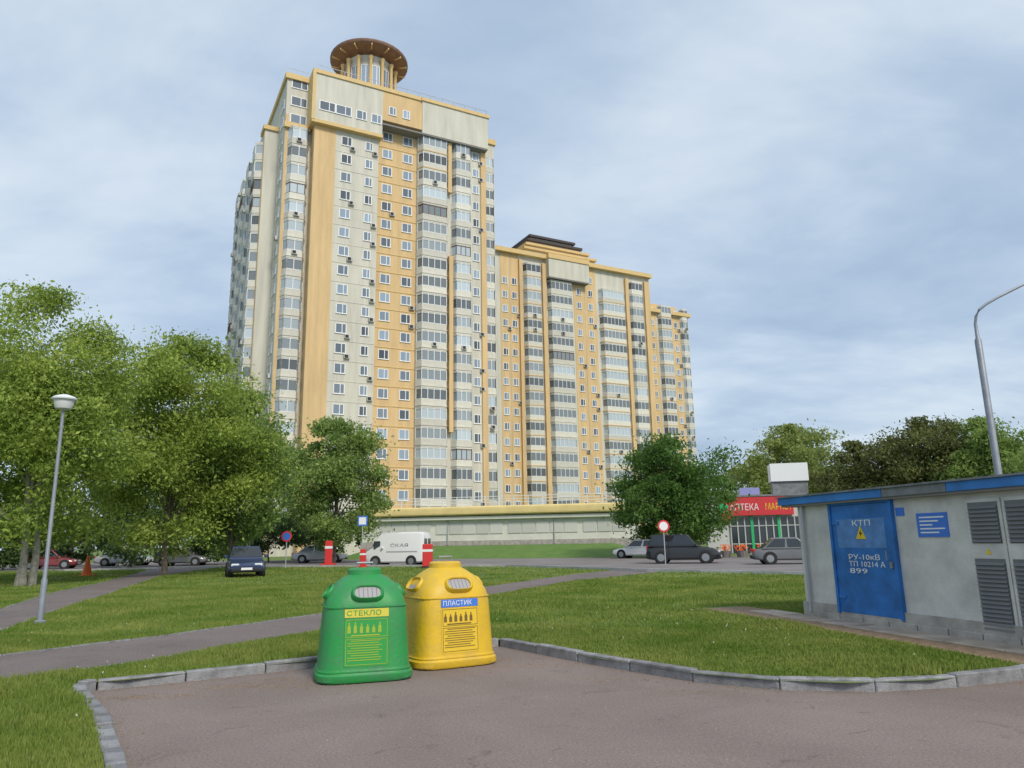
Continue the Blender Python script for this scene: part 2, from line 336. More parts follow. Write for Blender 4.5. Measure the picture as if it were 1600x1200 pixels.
# ------------------------------------------------------------------ grass, grit
def inpoly(P, poly):
    x, y = P[:, 0], P[:, 1]; r = np.zeros(len(P), bool); n = len(poly)
    for i in range(n):
        (x1, y1), (x2, y2) = poly[i][:2], poly[(i+1) % n][:2]
        c = ((y1 > y) != (y2 > y)) & (x < (x2-x1)*(y-y1)/((y2-y1) or 1e-9)+x1); r ^= c
    return r
rng = np.random.default_rng(3)
KA, KB = Vector(G(1262, 962, .1)), Vector(G(1604, 1012, .1)); KD = (KB-KA).normalized(); KN = Vector((KD.y, -KD.x))   # kiosk wall line; KN points to the lawn
if KN.x > 0: KN = -KN
apron = [KA-KD*2.4+KN*1.1, KB+KD*5+KN*1.35, KB+KD*5-KN*3, KA-KN*3, KA-KD*.1, KA-KD*2.4+KN*.1]
def scatter(n, y0, y1, p):
    Y = y0+(y1-y0)*rng.random(n)**p; X = (rng.random(n)*2-1)*(.80*Y+1.0); P = np.stack([X, Y], 1)
    ok = inpoly(P, lawn_poly) & ~inpoly(P, path1) & ~inpoly(P, path2) & ~inpoly(P, [tuple(q) for q in apron]) & ~inpoly(P, road)
    return P[ok]
P = np.concatenate([scatter(400000, 5.0, 14, 1.0), scatter(330000, 11, 30, 1.1), scatter(130000, 24, 62, 1.35)])
kd = np.min(np.stack([np.hypot(P[:, 0]-q.x, P[:, 1]-q.y) for q in resample(KERB, .25)]), 0); P = P[kd > .15]
worn = np.sin(P[:, 0]*.8+2.1*np.sin(P[:, 1]*.45))*np.sin(P[:, 1]*.9+1.7*np.sin(P[:, 0]*.6)); P = P[(worn < .72) | (rng.random(len(P)) < .45)]
# keep a bare, gritty strip behind the bins' corner of the kerb
N = len(P); dist = np.hypot(P[:, 0], P[:, 1])
h = (.018+.036*rng.random(N))*(1+.35*np.sin(P[:, 0]*1.7)*np.cos(P[:, 1]*1.3)); w = .0035+.0009*dist; h *= 1+.014*dist; h *= np.where((np.sin(P[:, 0]*.9+1.3*np.sin(P[:, 1]*.7))*np.sin(P[:, 1]*1.1+P[:, 0]*.4)) > .55, 1.5, 1.0)
a = rng.random(N)*2*np.pi; lean = .6*rng.random(N)*h; la = rng.random(N)*2*np.pi
V = np.empty((N, 3, 3)); V[:, 0, 0] = P[:, 0]-np.cos(a)*w; V[:, 0, 1] = P[:, 1]-np.sin(a)*w; V[:, 1, 0] = P[:, 0]+np.cos(a)*w; V[:, 1, 1] = P[:, 1]+np.sin(a)*w
V[:, :2, 2] = .095; V[:, 2, 0] = P[:, 0]+np.cos(la)*lean; V[:, 2, 1] = P[:, 1]+np.sin(la)*lean; V[:, 2, 2] = .1+h
def tri_mesh(name, V, k):
    n = len(V); me = bpy.data.meshes.new(name); me.vertices.add(n*k); me.vertices.foreach_set('co', V.reshape(-1))
    me.loops.add(n*k); me.loops.foreach_set('vertex_index', np.arange(n*k)); me.polygons.add(n); me.polygons.foreach_set('loop_start', np.arange(n)*k); me.update(calc_edges=True); return me
me = tri_mesh('grass', V, 3); me.materials.append(M_BLADE)
tag(stuff(link('grass', me)), 'mown green grass growing over the lawn', 'grass')
# white clover heads in the lawn
P = scatter(150, 7, 20, 1.0); N = len(P); V = np.empty((N, 4, 3)); sz = .007
for k, (dx, dy) in enumerate(((-1, -1), (1, -1), (1, 1), (-1, 1))): V[:, k, 0] = P[:, 0]+dx*sz; V[:, k, 1] = P[:, 1]+dy*sz*.4; V[:, k, 2] = .165+(.014 if dy > 0 else 0)+.02*rng.random(N)
me = tri_mesh('clover', V, 4); me.materials.append(mat('clover_white', (.42, .43, .36), .8)); tag(stuff(link('clover_flowers', me)), 'tiny white clover heads dotted over the lawn', 'flowers')
def patch(name, u, v, rx, ry, rz, seed, z=.004):
    r = random.Random(seed); x, y = G(u, v, 0); n = 26; ring = []
    for i in range(n):
        t = 2*math.pi*i/n; k = .65+.5*r.random(); px, py = rx*k*math.cos(t), ry*k*math.sin(t); ring.append((x+px*math.cos(rz)-py*math.sin(rz), y+px*math.sin(rz)+py*math.cos(rz), z))
    return struct(MB().add([(x, y, z+.012)]+ring, [(0, i+1, (i+1) % n+1) for i in range(n)]).build(name, M_SAND, smooth=True))
r = random.Random(21); m = MB(); kk = resample(KERB, .1)
cen = [Vector(G(u, v, 0)) for u, v in ((200, 1090), (250, 1088), (330, 1075), (400, 1071), (450, 1062), (480, 1072), (760, 1032), (850, 1040), (960, 1062), (1080, 1082))]
for i in range(5200):
    if i % 2: b = r.choice(cen); x, y = r.gauss(b.x, .42), r.gauss(b.y, .12)
    else: b = r.choice(kk); x, y = r.gauss(b.x, .12), r.gauss(b.y-.05, .08)
    if inpoly(np.array([[x, y]]), lawn_poly)[0]: continue
    q = r.uniform(.004, .014); a = r.random()*6.28; c_, s_ = math.cos(a)*q, math.sin(a)*q; k = r.uniform(.3, 1)
    m.add([(x-c_, y-s_, .001), (x+s_*k, y-c_*k, .001), (x+c_, y+s_, .001), (x-s_*k, y+c_*k, .001), (x, y, .001+q*r.uniform(.15, .7))], [(0, 1, 4), (1, 2, 4), (2, 3, 4), (3, 0, 4)])
tag(stuff(m.build('swept_grit', M_SAND)), 'brown grit and leaf crumbs swept against the kerb', 'grit')
# litter and small stones on the asphalt
r = random.Random(9); m = MB()
for i in range(300):
    u, v = r.uniform(170, 1600), r.choice([r.uniform(1062, 1110), r.uniform(1090, 1195)]); x, y = G(u, v, 0); s = r.uniform(.003, .011)
    if inpoly(np.array([[x, y]]), lawn_poly)[0]: continue
    m.add([(x-s, y-s, .001), (x+s, y-s*.6, .001), (x+s*.5, y+s, .001), (x, y, .001+s*1.1)], [(0, 1, 3), (1, 2, 3), (2, 0, 3)])
tag(stuff(m.build('loose_gravel', mat('gravel', (.25, .21, .175), .9, noise=.4, nscale=20))), 'loose grit and tiny stones scattered on the asphalt', 'gravel')

# ------------------------------------------------------------------ towers
def win_mesh(w, h):
    m = MB(); d = .07
    m.box(-w/2-.07, -w/2+.04, -d, 0, 0, h).box(w/2-.04, w/2+.07, -d, 0, 0, h).box(-w/2, w/2, -d, 0, 0, .09).box(-w/2, w/2, -d, 0, h-.09, h).box(-.05+w*.12, .05+w*.12, -d+.005, 0, .05, h-.05)
    m.box(-w/2-.12, w/2+.12, -.14, 0, -.06, 0)
    g = MB(); g.box(-w/2+.03, w/2-.03, -.03, 0, .05, h-.05)
    return m.mesh('window', M_FRAME), g.mesh('pane', M_GLASS)
WIN = win_mesh(1.5, 1.5); WINS = win_mesh(1.05, 1.45); WINW = win_mesh(2.3, 1.55)
def bay_mesh(w, dep, H=3.0, orange=False, cut=.9):
    """one storey of a canted, glazed balcony: parapet and slab; glazing with its bars"""
    P = [(-w/2, 0), (-w/2+cut*.55, -dep), (w/2-cut*.55, -dep), (w/2, 0)]; Q = [(x*1.03, y*1.07) for x, y in P]
    m = MB(); m.m = 0; m.prism(P, .18, 1.02); m.m = 1 if orange else 0; m.prism(Q, 0, .18); m.m = 0; m.prism(P, H-.30, H)
    for q in (-1, 1): m.box(min(q*w/2, q*(w/2-.09)), max(q*w/2, q*(w/2-.09)), -.09, 0, 1.02, H-.30)
    g = MB(); I = [(x*.965, y*.95) for x, y in P]; g.prism(I, 1.02, H-.30)
    f = MB()
    for (a, b) in zip(P[:-1], P[1:]):
        L = math.dist(a, b); k = max(1, round(L/.95))
        for i in range(k+1):
            x, y = a[0]+(b[0]-a[0])*i/k, a[1]+(b[1]-a[1])*i/k; f.box(x*.99-.045, x*.99+.045, y*.99-.045, y*.99+.045, 1.02, H-.30)
    f.prism([(x*1.005, y*1.01) for x, y in P], 1.02, 1.09); f.prism([(x*1.005, y*1.01) for x, y in P], H-.44, H-.36)
    return (m.mesh('balcony', [M_WHITE2, M_ORANGE]), g.mesh('glazing', M_GLASSB), f.mesh('glazing_bars', M_FRAME))
BAYS = {}
def bay(w, dep, orange=False):
    k = (round(w, 1), round(dep, 1), orange)
    if k not in BAYS: BAYS[k] = bay_mesh(*k[:2], orange=orange)
    return BAYS[k]
ACM = MB().box(-.42, .42, -.36, -.04, 0, .58).lathe([(.2, 0)], 3).mesh('air_conditioner', M_AC) if False else None
_m = MB(); _m.m = 0; _m.box(-.42, .42, -.40, -.05, 0, .58); _m.m = 1; _m.box(-.34, .16, -.415, -.40, .06, .52); ACM = _m.mesh('air_conditioner', [M_AC, M_DARK])
def put_win(root, kind, x, y, z, rz=0, panes=True):
    o = link('window', kind[0], root, (x, y, z), rz)
    if panes: link('pane', kind[1], o)
    return o
M_BARS2 = mat('glazing_bars_brown', (.16, .09, .06), .5); M_GLASS3 = mat('balcony_glass_dark', (.12, .14, .15), .07, spec=.9, obj_rand=.4); BR = random.Random(8)
def put_bay(root, b, x, y, z, rz=0):
    o = link('balcony', b[0], root, (x, y, z), rz); g = link('glazing', b[1], o); f = link('glazing_bars', b[2], o); q = BR.random()
    for ob, mt, hit in ((f, M_BARS2, q < .07), (g, M_GLASS3, q > .80)):
        if hit: ob.material_slots[0].link = 'OBJECT'; ob.material_slots[0].material = mt
    return o
def column(root, kind, t0, t1, y, z0, n, rnd, rz=0, org=None, ac=.18, skip=()):
    """a vertical column of windows or balconies over n storeys, on a wall facing local -Y (rz turns it about org)"""
    c = (t0+t1)/2; w = t1-t0
    def pos(x, yy): 
        if org is None: return x, yy
        cs, sn = math.cos(rz), math.sin(rz); return org[0]+cs*x-sn*yy, org[1]+sn*x+cs*yy
    for i in range(n):
        if i in skip: continue
        z = z0+3*i
        if kind == 'win1': px, py = pos(c, y); put_win(root, WIN, px, py, z+.9, rz)
        elif kind == 'wins': px, py = pos(c, y); put_win(root, WINS, px, py, z+.9, rz)
        elif kind == 'winw': px, py = pos(c, y); put_win(root, WINW, px, py, z+.9, rz)
        elif kind == 'win2':
            for q in (.27, .76): px, py = pos(t0+w*q, y); put_win(root, WIN, px, py, z+.9, rz)
        elif kind.startswith('bay'):
            px, py = pos(c, y); put_bay(root, bay(w, 1.1 if kind != 'bays' else .8, kind == 'bayo'), px, py, z, rz)
        if rnd.random() < ac: px, py = pos(t0+w*(.5 if not kind.startswith('win2') else .52)+(.95 if kind.startswith('win') else 0), y-(0 if kind.startswith('win') else 1.1)); link('air_conditioner', ACM, root, (px, py, z+(.15 if kind.startswith('win') else .3)), rz)
ANG = .4867; D = (math.cos(ANG), math.sin(ANG))
# --- tall tower
C0 = (-29.23, 101.57); TL = 28.77; Z0 = 3.8; HT = 72.8
def tt(u, v=400): return on_line(u, v, C0, D)
T = thing('apartment_tower', 'tallest apartment tower, pale and apricot panels, with round columned pavilion on its roof', 'building', (C0[0], C0[1], 0), ANG)
rnd = random.Random(1)
t1, t2, t3, t4, t5, t6 = tt(518), tt(588), tt(653), tt(700), tt(707), tt(752)
m = MB(); m.box(0, t2, 0, 20, 0, HT-.6); m.build('wall', M_WHITE, T)
m = MB(); m.box(t2, t3, 1.0, 20, 0, HT-.7); m.build('wall', M_ORANGE, T)
m = MB(); m.box(t3, TL, .5, 30, 0, HT-.65); m.build('wall', M_WHITE, T)
m = MB(); m.box(-4.0, 0, 2.2, 30, 0, HT-.75); m.build('wall', M_WHITE, T)
m = MB(); m.box(-6.1, -4.0, 7.4, 32, 0, 66); m.build('wall', M_WHITE, T)
m = MB(); m.box(TL, TL+2.7, 2.3, 28, 0, 70.3); m.build('wall', M_WHITE, T)
m = MB(); m.box(.0, t1, -.06, .02, 0, 64.4).box(-.06, 0.0, -.06, 2.2, 0, 64.4); m.build('wall_panel', M_ORANGE, T)
m = MB(); m.box(t6+.15, TL+.06, .18, .52, 0, HT-1.6).box(TL, TL+.07, .2, 2.3, 0, HT-2); m.build('wall_panel', M_ORANGE, T)
m = MB(); m.box(t4+.05, t5-.05, -.45, .52, 18, 46.5); m.build('wall_panel', M_ORANGE, T)
m = MB(); m.box(t4-.1, t5-.25, -.35, .52, 57.5, 66.5); m.build('wall_panel', M_ORANGE, T)
# panel joints: thin recess lines read as storey bands on the pale and apricot fields
for i in range(22):
    z = Z0+3*i+2.72
    MB().box(t1+.05, t2-.02, -.045, .01, z, z+.07).build('storey_band', M_WHITE2, T)
    if i < 20: MB().box(t2+.02, t3-.02, .93, 1.01, z, z+.16).build('storey_band', M_YELLOW, T)
# crown: overhanging upper storeys with cornices
m = MB(); m.box(-.5, t2+.3, -.75, 2, 64.4, HT-.5); m.build('crown', M_WHITE, T)
m = MB(); m.box(t2+.3, t3+.2, -.75, 2, 67.2, HT-.45); m.build('crown', M_ORANGE, T)
m = MB(); m.box(t3+.2, TL, -.95, 2, 66.6, HT-.5); m.build('crown', M_WHITE, T)
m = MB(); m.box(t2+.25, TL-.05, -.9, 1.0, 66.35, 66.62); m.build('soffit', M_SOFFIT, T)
for (a, b, y0, z, hh) in ((-.75, t3, -.95, HT-.5, .65), (t3, TL+.25, -1.15, HT-.5, .6), (-.72, t2+.35, -.92, 64.0, .55), (-4.3, -.7, 1.85, HT-.8, .9), (TL+.1, TL+3.0, 2.0, 69.6, .95), (-6.4, -3.9, 7.1, 65.6, .7)):
    MB().box(a, b, y0, y0+3 if z < 66 else 31, z, z+hh).build('cornice', M_YELLOW, T)
MB().box(-.78, -.3, -.98, 2.2, 64.4, HT-.5).build('corner_pier', M_YELLOW, T)
for x in (1.6, 4.1, 6.9, 9.3): put_win(T, WINW if x < 6 else WIN, x, -.75, 66.3)
for x in (t2+1.9, t2+4.2): put_win(T, WINS, x, -.75, 68.4)
for x in (t3+2, t3+5, t3+8): pass
column(T, 'win1', tt(526), tt(546), 0, Z0, 20, rnd, ac=.25); column(T, 'wins', tt(562), tt(583), 0, Z0, 20, rnd, ac=.3)
column(T, 'win1', tt(596), tt(614), 1.0, Z0, 21, rnd, ac=.15); column(T, 'win1', tt(629), tt(647), 1.0, Z0, 21, rnd, ac=.15)
column(T, 'bay', t3+.05, t4, .5, Z0, 19, rnd, ac=.16); column(T, 'bayo', t3+.05, t4, .5, Z0+57, 2, rnd, ac=0)
column(T, 'bay', t5-.1, t6-1.7, .5, Z0, 21, rnd, ac=.16)
column(T, 'wins', t6-1.55, t6+.1, .5, Z0, 21, rnd, ac=.2)
column(T, 'bays', TL+.15, TL+2.6, 2.3, Z0, 21, rnd, ac=.1)
# left block and the long left face
column(T, 'bay', -3.6, -.35, 2.2, Z0, 20, rnd, ac=.2); column(T, 'winw', -3.6, -.6, 2.2, Z0+60, 3, rnd, ac=.1)
MB().box(-3.95, -3.55, 2.1, 2.22, 0, 66).build('wall_panel', M_ORANGE, T)
MB().box(-4.2, -.3, 1.6, 2.3, 63.6, 64.5).build('cornice', M_YELLOW, T)
RZ = -math.pi/2
def lf(kind, a, b, x, n, ac): column(T, kind, -b, -a, 0, Z0, n, rnd, rz=RZ, org=(x, 0), ac=ac)     # wall facing local -X; a..b is the depth
lf('winw', 3.0, 6.6, -4.0, 22, .2)
for (a, b) in ((8.2, 12.0), (14.6, 18.6), (21.5, 25.5), (27.6, 31.2)): lf('bay', a, b, -6.1, 20, .15)
lf('wins', 12.3, 14.2, -6.1, 20, .3); lf('wins', 19.2, 21.2, -6.1, 20, .3)
for a in (7.5, 26.2): MB().box(-6.16, -6.08, a, a+.7, 0, 66).build('wall_panel', M_ORANGE, T)
# roof pavilion
rc = AT(577, 100, 113.5); ca, sa = math.cos(-ANG), math.sin(-ANG); dx, dy = rc.x-C0[0], rc.y-C0[1]; cx, cy = ca*dx-sa*dy, sa*dx+ca*dy
MB().lathe([(4.0, HT-1), (4.0, 82.2)], 28, (cx, cy)).build('pavilion_drum', M_WHITE, T, smooth=True)
MB().lathe([(4.9, HT-1), (4.9, HT+.9)], 28, (cx, cy)).build('pavilion_base', M_YELLOW, T)
colm = MB().lathe([(.42, 0), (.42, .4), (.3, .5), (.28, 6.9), (.42, 7.1), (.42, 7.4)], 10).mesh('pavilion_column', M_YELLOW, smooth=True)
pwm = win_mesh(1.2, 4.6)
for k in range(14):
    a = 2*math.pi*k/14; link('pavilion_column', colm, T, (cx+4.5*math.cos(a), cy+4.5*math.sin(a), HT+.9))
    a += math.pi/14; o = link('window', pwm[0], T, (cx+4.02*math.cos(a), cy+4.02*math.sin(a), HT+2.4), a+math.pi/2); link('pane', pwm[1], o)
br = MB().lathe([(3.8, 81.6), (5.0, 81.9), (6.45, 82.3), (6.6, 82.5), (6.6, 82.9), (5.6, 83.2), (2.2, 83.8), (.2, 84.0)], 36, (cx, cy)).build('pavilion_brim', M_COPPER, T, smooth=True)
ribm = MB().box(4.7, 6.4, -.08, .08, 82.0, 82.32).mesh('brim_rib', M_YELLOW)
for k in range(14): link('brim_rib', ribm, br, (cx, cy, -.06), 2*math.pi*k/14)
# roof rails
for (a, b, y0) in ((0, TL, -.6), (-4, -.6, 2.2)):
    m = MB(); n = int((b-a)/2)
    for i in range(n+1): x = a+(b-a)*i/n; m.box(x-.03, x+.03, y0, y0+.06, HT+.1, HT+1.1)
    m.box(a, b, y0, y0+.05, HT+1.05, HT+1.12); m.build('roof_railing', M_POLE, T)
for x, y in ((t3+4, 3), (t3+6, 5), (6, 6)): MB().box(x, x+2.6, y, y+2.2, HT-.5, HT+2.4).build('roof_hut', M_YELLOW, T)

# --- the two farther towers of the row
def far_tower(label, u0, u1, v, Y, H, spec, n, roof, seed):
    c = AT(u0, v, Y); C = (c.x, c.y); tr = thing('apartment_tower', label, 'building', (C[0], C[1], 0), ANG)
    q = lambda u: on_line(u, v, C, D)
    L = q(u1); r = random.Random(seed)
    MB().box(-3, L, .8, 24, 0, H-.5).build('wall', M_WHITE, tr)
    MB().box(-3.2, L+.2, -.2, 24.3, H-.5, H+.4).build('cornice', M_YELLOW, tr)
    for kind, a, b, top in spec:
        ta, tb = q(a), q(b)
        if kind == 'stripe': MB().box(ta, tb, .2, .83, 0, H-1.5).build('wall_panel', M_ORANGE, tr); continue
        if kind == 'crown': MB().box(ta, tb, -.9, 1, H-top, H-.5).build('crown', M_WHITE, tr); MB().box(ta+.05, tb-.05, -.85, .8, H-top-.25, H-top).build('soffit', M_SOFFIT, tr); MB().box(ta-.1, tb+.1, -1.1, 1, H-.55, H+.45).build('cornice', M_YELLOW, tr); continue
        yy = .8
        if kind.endswith('O'): MB().box(ta, tb, .72, .82, 0, H-.6).build('wall_panel', M_ORANGE, tr); kind = kind[:-1]; yy = .72
        column(tr, kind, ta, tb, yy, Z0, top, r, ac=.14)
    roof(tr, q, H, L)
    return tr
def roof_b(tr, q, H, L):
    a, b = q(828), q(938)
    for k in range(4):
        MB().box(a+k*.9, b-k*1.3, 1+k*.8, 14-k, H+.4+k*1.35, H+.4+k*1.35+.85).build('roof_tier', M_WHITE, tr)
        MB().box(a-.5+k*.9, b+.5-k*1.3, .4+k*.8, 14.4-k, H+.4+k*1.35+.85, H+.4+k*1.35+1.35).build('roof_eave', M_DARKROOF if k > 1 else M_YELLOW, tr)
def roof_c(tr, q, H, L): MB().box(1, L-2, 3, 12, H+.3, H+2.8).build('roof_hut', M_YELLOW, tr)
HB = AT(845, 401, 146).z
far_tower('middle apartment tower of the row, pale with apricot bands and a stepped dark-edged roof', 784, 1024, 560, 141, HB,
          [('crown', 858, 922, 4.6), ('wins'+'O', 786, 800, 17), ('wins'+'O', 801, 815, 17), ('stripe', 815, 820, 0), ('bayo', 822, 850, 18), ('stripe', 852, 858, 0), ('bay', 860, 899, 17), ('wins'+'O', 903, 919, 18), ('wins'+'O', 920, 938, 18), ('bayo', 942, 982, 17), ('stripe', 984, 989, 0), ('bays', 990, 1012, 18), ('stripe', 1014, 1022, 0)], 18, roof_b, 4)
HC = AT(1045, 489, 176).z
far_tower('farthest and lowest-looking apartment tower, only its narrow front showing right of the others', 1012, 1082, 560, 172, HC,
          [('wins'+'O', 1018, 1032, 18), ('bayo', 1034, 1054, 18), ('wins'+'O', 1056, 1068, 18), ('bays', 1068, 1080, 18)], 19, roof_c, 6)

# ------------------------------------------------------------------ podium building
pl, pr = AT(566, 852, 86), AT(993, 850, 80); pd = Vector((pr.x-pl.x, pr.y-pl.y)); PL = pd.length; pa = math.atan2(pd.y, pd.x)
P = thing('podium_building', 'long low cream building with yellow parapet and roof railing below the towers', 'building', (pl.x, pl.y, 0), pa)
ztop = AT(800, 790, 83).z; zf = AT(800, 804, 83).z; zs = AT(800, 815, 83).z; zw = AT(800, 833, 83).z
MB().box(0, PL, 0, 14, 0, zf+.1).build('wall', M_CREAM, P)
prof = [(-.9, zf), (-1.0, zf+.25), (-.95, ztop-.2), (-.75, ztop), (0, ztop)]
MB().box(-.4, PL+.2, -.95, 14.2, zf, ztop).build('parapet', M_CREAMY, P, bevel=.3, seg=3)
MB().box(-.3, PL, -.55, .1, zf-.45, zf-.12).build('lower_band', M_CREAM, P)
MB().box(-.2, PL, -.06, .02, 0, 1.75).build('plinth', M_PLINTH, P)
k = 0; x = .5
while x+1.5 < PL:
    o = link('shutter', MATS.get('_sh') or MB().box(0, 1.42, -.08, .02, 0, zs-zw).mesh('shutter', M_PANEL), P, (x, 0, zw)); MATS['_sh'] = o.data; x += 1.55+(.5 if k % 5 == 4 else 0); k += 1
sb = MB()
for z in (.2, .55, .9): sb.box(0, 1.42, -.1, -.08, z, z+.03)
n = int(PL/1.6); pm = MB().box(-.05, .05, -.05, .05, 0, 1.0).mesh('rail_post', M_RAIL)
for i in range(n+1): link('rail_post', pm, P, (PL*i/n, -.55, ztop))
for z in (.35, .68, .98): MB().box(0, PL, -.585, -.52, ztop+z, ztop+z+.07).build('rail_bar', M_RAIL, P)
for xx in (PL*.33, PL*.72): MB().tube([(xx, -.45, zf-.2), (xx, -.12, zf-.5), (xx, -.12, 1.3)], .07, 6).build('downpipe', M_POLEL, P)

# ------------------------------------------------------------------ pharmacy
sa_, sb_ = AT(1108, 868, 72), AT(1262, 868, 70)
SH = thing('pharmacy_shop', 'small glass-fronted pharmacy with red sign, right of the bushy green tree', 'shop', (sa_.x, sa_.y, 0), math.atan2(sb_.y-sa_.y, sb_.x-sa_.x))
SL = math.hypot(sb_.x-sa_.x, sb_.y-sa_.y); px = lambda u: SL*(u-1108)/(1262-1108); zz = lambda v: AT(1190, v, 71).z
MB().box(0, SL, 0, 7, 0, zz(776)).build('wall', M_SHOPW, SH)
MB().box(-.15, SL+.15, -.5, 7, zz(776), zz(773)).build('roof_edge', M_GREYF, SH)
MB().box(px(1146), px(1258), -.04, .02, .15, zz(808)).build('shopfront_glass', M_SHOPG, SH)
mm = MB().box(-.05, .05, -.12, .0, .15, zz(808)).mesh('mullion', M_MULL)
for i in range(11): link('mullion', mm, SH, (px(1146+112*i/10), -.03, 0))
for u in (1180, 1222): MB().box(px(u)-.12, px(u)+.12, -.16, -.02, .1, zz(806)).build('door_frame', M_SIGNG, SH)
for z in (zz(822), zz(850)): MB().box(px(1146), px(1258), -.11, -.02, z, z+.08).build('transom', M_MULL, SH)
sg = MB().box(px(1136), px(1246), -.55, -.1, zz(805), zz(777)).build('red_sign', M_SIGNR, SH)
text('lettering', 'АПТЕКА', .85, M_SIGNW, sg, Matrix.Translation((px(1146), -.56, zz(797))) @ UPR, width=px(1192)-px(1146))
text('lettering', 'МАРКЕТ', .85, M_SIGNY, sg, Matrix.Translation((px(1202), -.56, zz(797))) @ UPR, width=px(1243)-px(1202))
c = px(1134); z = zz(791); MB().box(c-.55, c+.55, -.75, -.6, z-.18, z+.18).box(c-.18, c+.18, -.76, -.59, z-.55, z+.55).build('green_cross', M_SIGNG, SH)
m = MB(); n = 20; m.rings([[(px(1140)+.45*math.cos(6.283*i/n), y, zz(808)+.45*math.sin(6.283*i/n)) for i in range(n)] for y in (-.5, -.62)]); m.build('round_sign', M_SIGNR, SH)
MB().box(px(1164), px(1196), -.3, -.1, zz(773), zz(762)).build('lilac_board', M_SIGNL, SH)
MB().box(px(1216), px(1280)-.4, 1.2, 1.6, zz(776), zz(772)).build('board_foot', M_POLE, SH)
MB().box(px(1220), px(1276), 1.2, 3.2, zz(772), zz(752)).build('roof_unit', M_GREYF, SH)
MB().box(px(1218), px(1278), 1.0, 3.4, zz(752), zz(724)).build('roof_unit_casing', M_SIGNW, SH)
for i, u in enumerate((1134, 1160, 1196, 1236)):
    x, y = G(u, 871, .1); o = thing('flower_tub', ['orange flower tub left of the pharmacy door, at the wall end', 'orange flower tub under the pharmacy windows, second from the left', 'orange flower tub in front of the green pharmacy door', 'orange flower tub at the pharmacy right end, by the dark car'][i], 'planter', (x, y, .1))
    MB().lathe([(.35, 0), (.5, .5), (.46, .5), (.4, .44)], 12).build('tub', M_ROAD, o); r = random.Random(i); m = MB()
    for k in range(60):
        a, q, z = r.random()*6.3, r.random()*.55, .5+r.random()*.45; s = .07; m.add([(q*math.cos(a)-s, q*math.sin(a), z), (q*math.cos(a)+s, q*math.sin(a)-s, z), (q*math.cos(a), q*math.sin(a)+s, z+s)], [(0, 1, 2)])
    m.build('flowers', M_CONE, o)

# ------------------------------------------------------------------ blue-and-white electrical kiosk
KL = (KB-KA).length+3.2; ka = math.atan2(KD.y, KD.x)
K = thing('electrical_kiosk', 'white electrical substation kiosk with blue roof edge and blue door at right', 'kiosk', (KA.x, KA.y, .1), ka)
# local +X runs towards the camera along the wall, the wall faces local -Y if the lawn lies there
side = -1 if Vector((-KD.y, KD.x)).dot(KN) < 0 else 1
def kx(u, v=900): return on_line(u, v, (KA.x, KA.y), (KD.x, KD.y))
def kz(u, v):                                             # height on the wall plane
    t = kx(u, v); p = KA+KD*t; r = ray(u, v); s_ = p.y/r.y; return EYE+r.z*s_-.1
def kb(x0, x1, o0, o1, z0, z1): return (x0, x1, min(side*o0, side*o1), max(side*o0, side*o1), z0, z1)   # o = how far out of the wall
zt = 2.13
MB().box(*kb(0, KL, -3.2, 0, .28, zt)).build('wall', M_KWALL, K)
MB().box(*kb(-.04, KL, -3.25, .045, -.1, .28)).build('plinth', M_PLINTH, K)
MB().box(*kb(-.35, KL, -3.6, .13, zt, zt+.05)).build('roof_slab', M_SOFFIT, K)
MB().box(*kb(-.45, KL, -3.7, .20, zt+.185, zt+.215)).build('roof_sheet', M_GREYF, K)
x1, x2 = kx(1388, 770), kx(1490, 762)
for a, b, mt in ((-.4, x1, M_BLUEF), (x1+.01, x2, M_GREYF), (x2+.01, KL, M_BLUEF)): MB().box(*kb(a, b, .12, .16, zt+.04, zt+.185)).build('fascia_board', mt, K, bevel=.006)
MB().box(*kb(-.43, -.38, -3.6, .155, zt+.04, zt+.185)).build('fascia_board', M_BLUEF, K)
# two courses of the plinth show joints
for i in range(9):
    x = .45+.62*i; MB().box(*kb(x, x+.60, .045, .075, -.08, .12)).build('plinth_block', M_PLINTH, K, bevel=.008)
d0, d1 = (kx(1309, 870), kx(1402, 870)); zb, zdt = kz(1368, 962), kz(1350, 787)
zb = max(.1, zb)
dr = MB().box(*kb(d0, d1, .01, .05, zb, zdt)).build('door', M_BLUE, K, bevel=.008)
for a, b in ((d0-.06, d0), (d1, d1+.06)): MB().box(*kb(a, b, 0, .075, zb-.02, zdt+.06)).build('door_frame', M_BLUE, K)
MB().box(*kb(d0, d1, 0, .075, zdt, zdt+.06)).build('door_frame', M_BLUE, K)
for z in (zb+.25, zdt-.35): MB().box(*kb(d0+.02, d0+.2, .05, .07, z, z+.06)).build('hinge', M_BLUE, dr)
MB().tube([(d1-.12, side*.05, zb+.95), (d1-.12, side*.11, zb+.95), (d1-.12, side*.11, zb+1.1), (d1-.12, side*.05, zb+1.1)], .012, 6).build('handle', M_POLE, dr)
KM = lambda x, z, o=.056: Matrix.Translation((x, side*o, z)) @ (Matrix.Rotation(math.pi/2, 4, 'X') if side < 0 else Matrix.Rotation(math.pi, 4, 'Z') @ Matrix.Rotation(math.pi/2, 4, 'X'))
xs = d0+.30*(d1-d0) if side < 0 else d1-.1
dw = d1-d0
for s, v0, wd in (('РУ-10кВ', 873, .52), ('ТП 10214 А', 884, .60), ('899', 895, .30)):
    z = kz(1365, v0); text('lettering', s, .13, M_SIGNW, dr, KM(d0+.24*dw if side < 0 else d0+.24*dw+wd*dw, z-.02), width=wd*dw)
text('lettering', 'КТП', .14, M_SIGNW, dr, KM(d0+.36*dw if side < 0 else d0+.66*dw, kz(1362, 821)), width=.3*dw)
zc = kz(1360, 842); xc = (d0+d1)/2
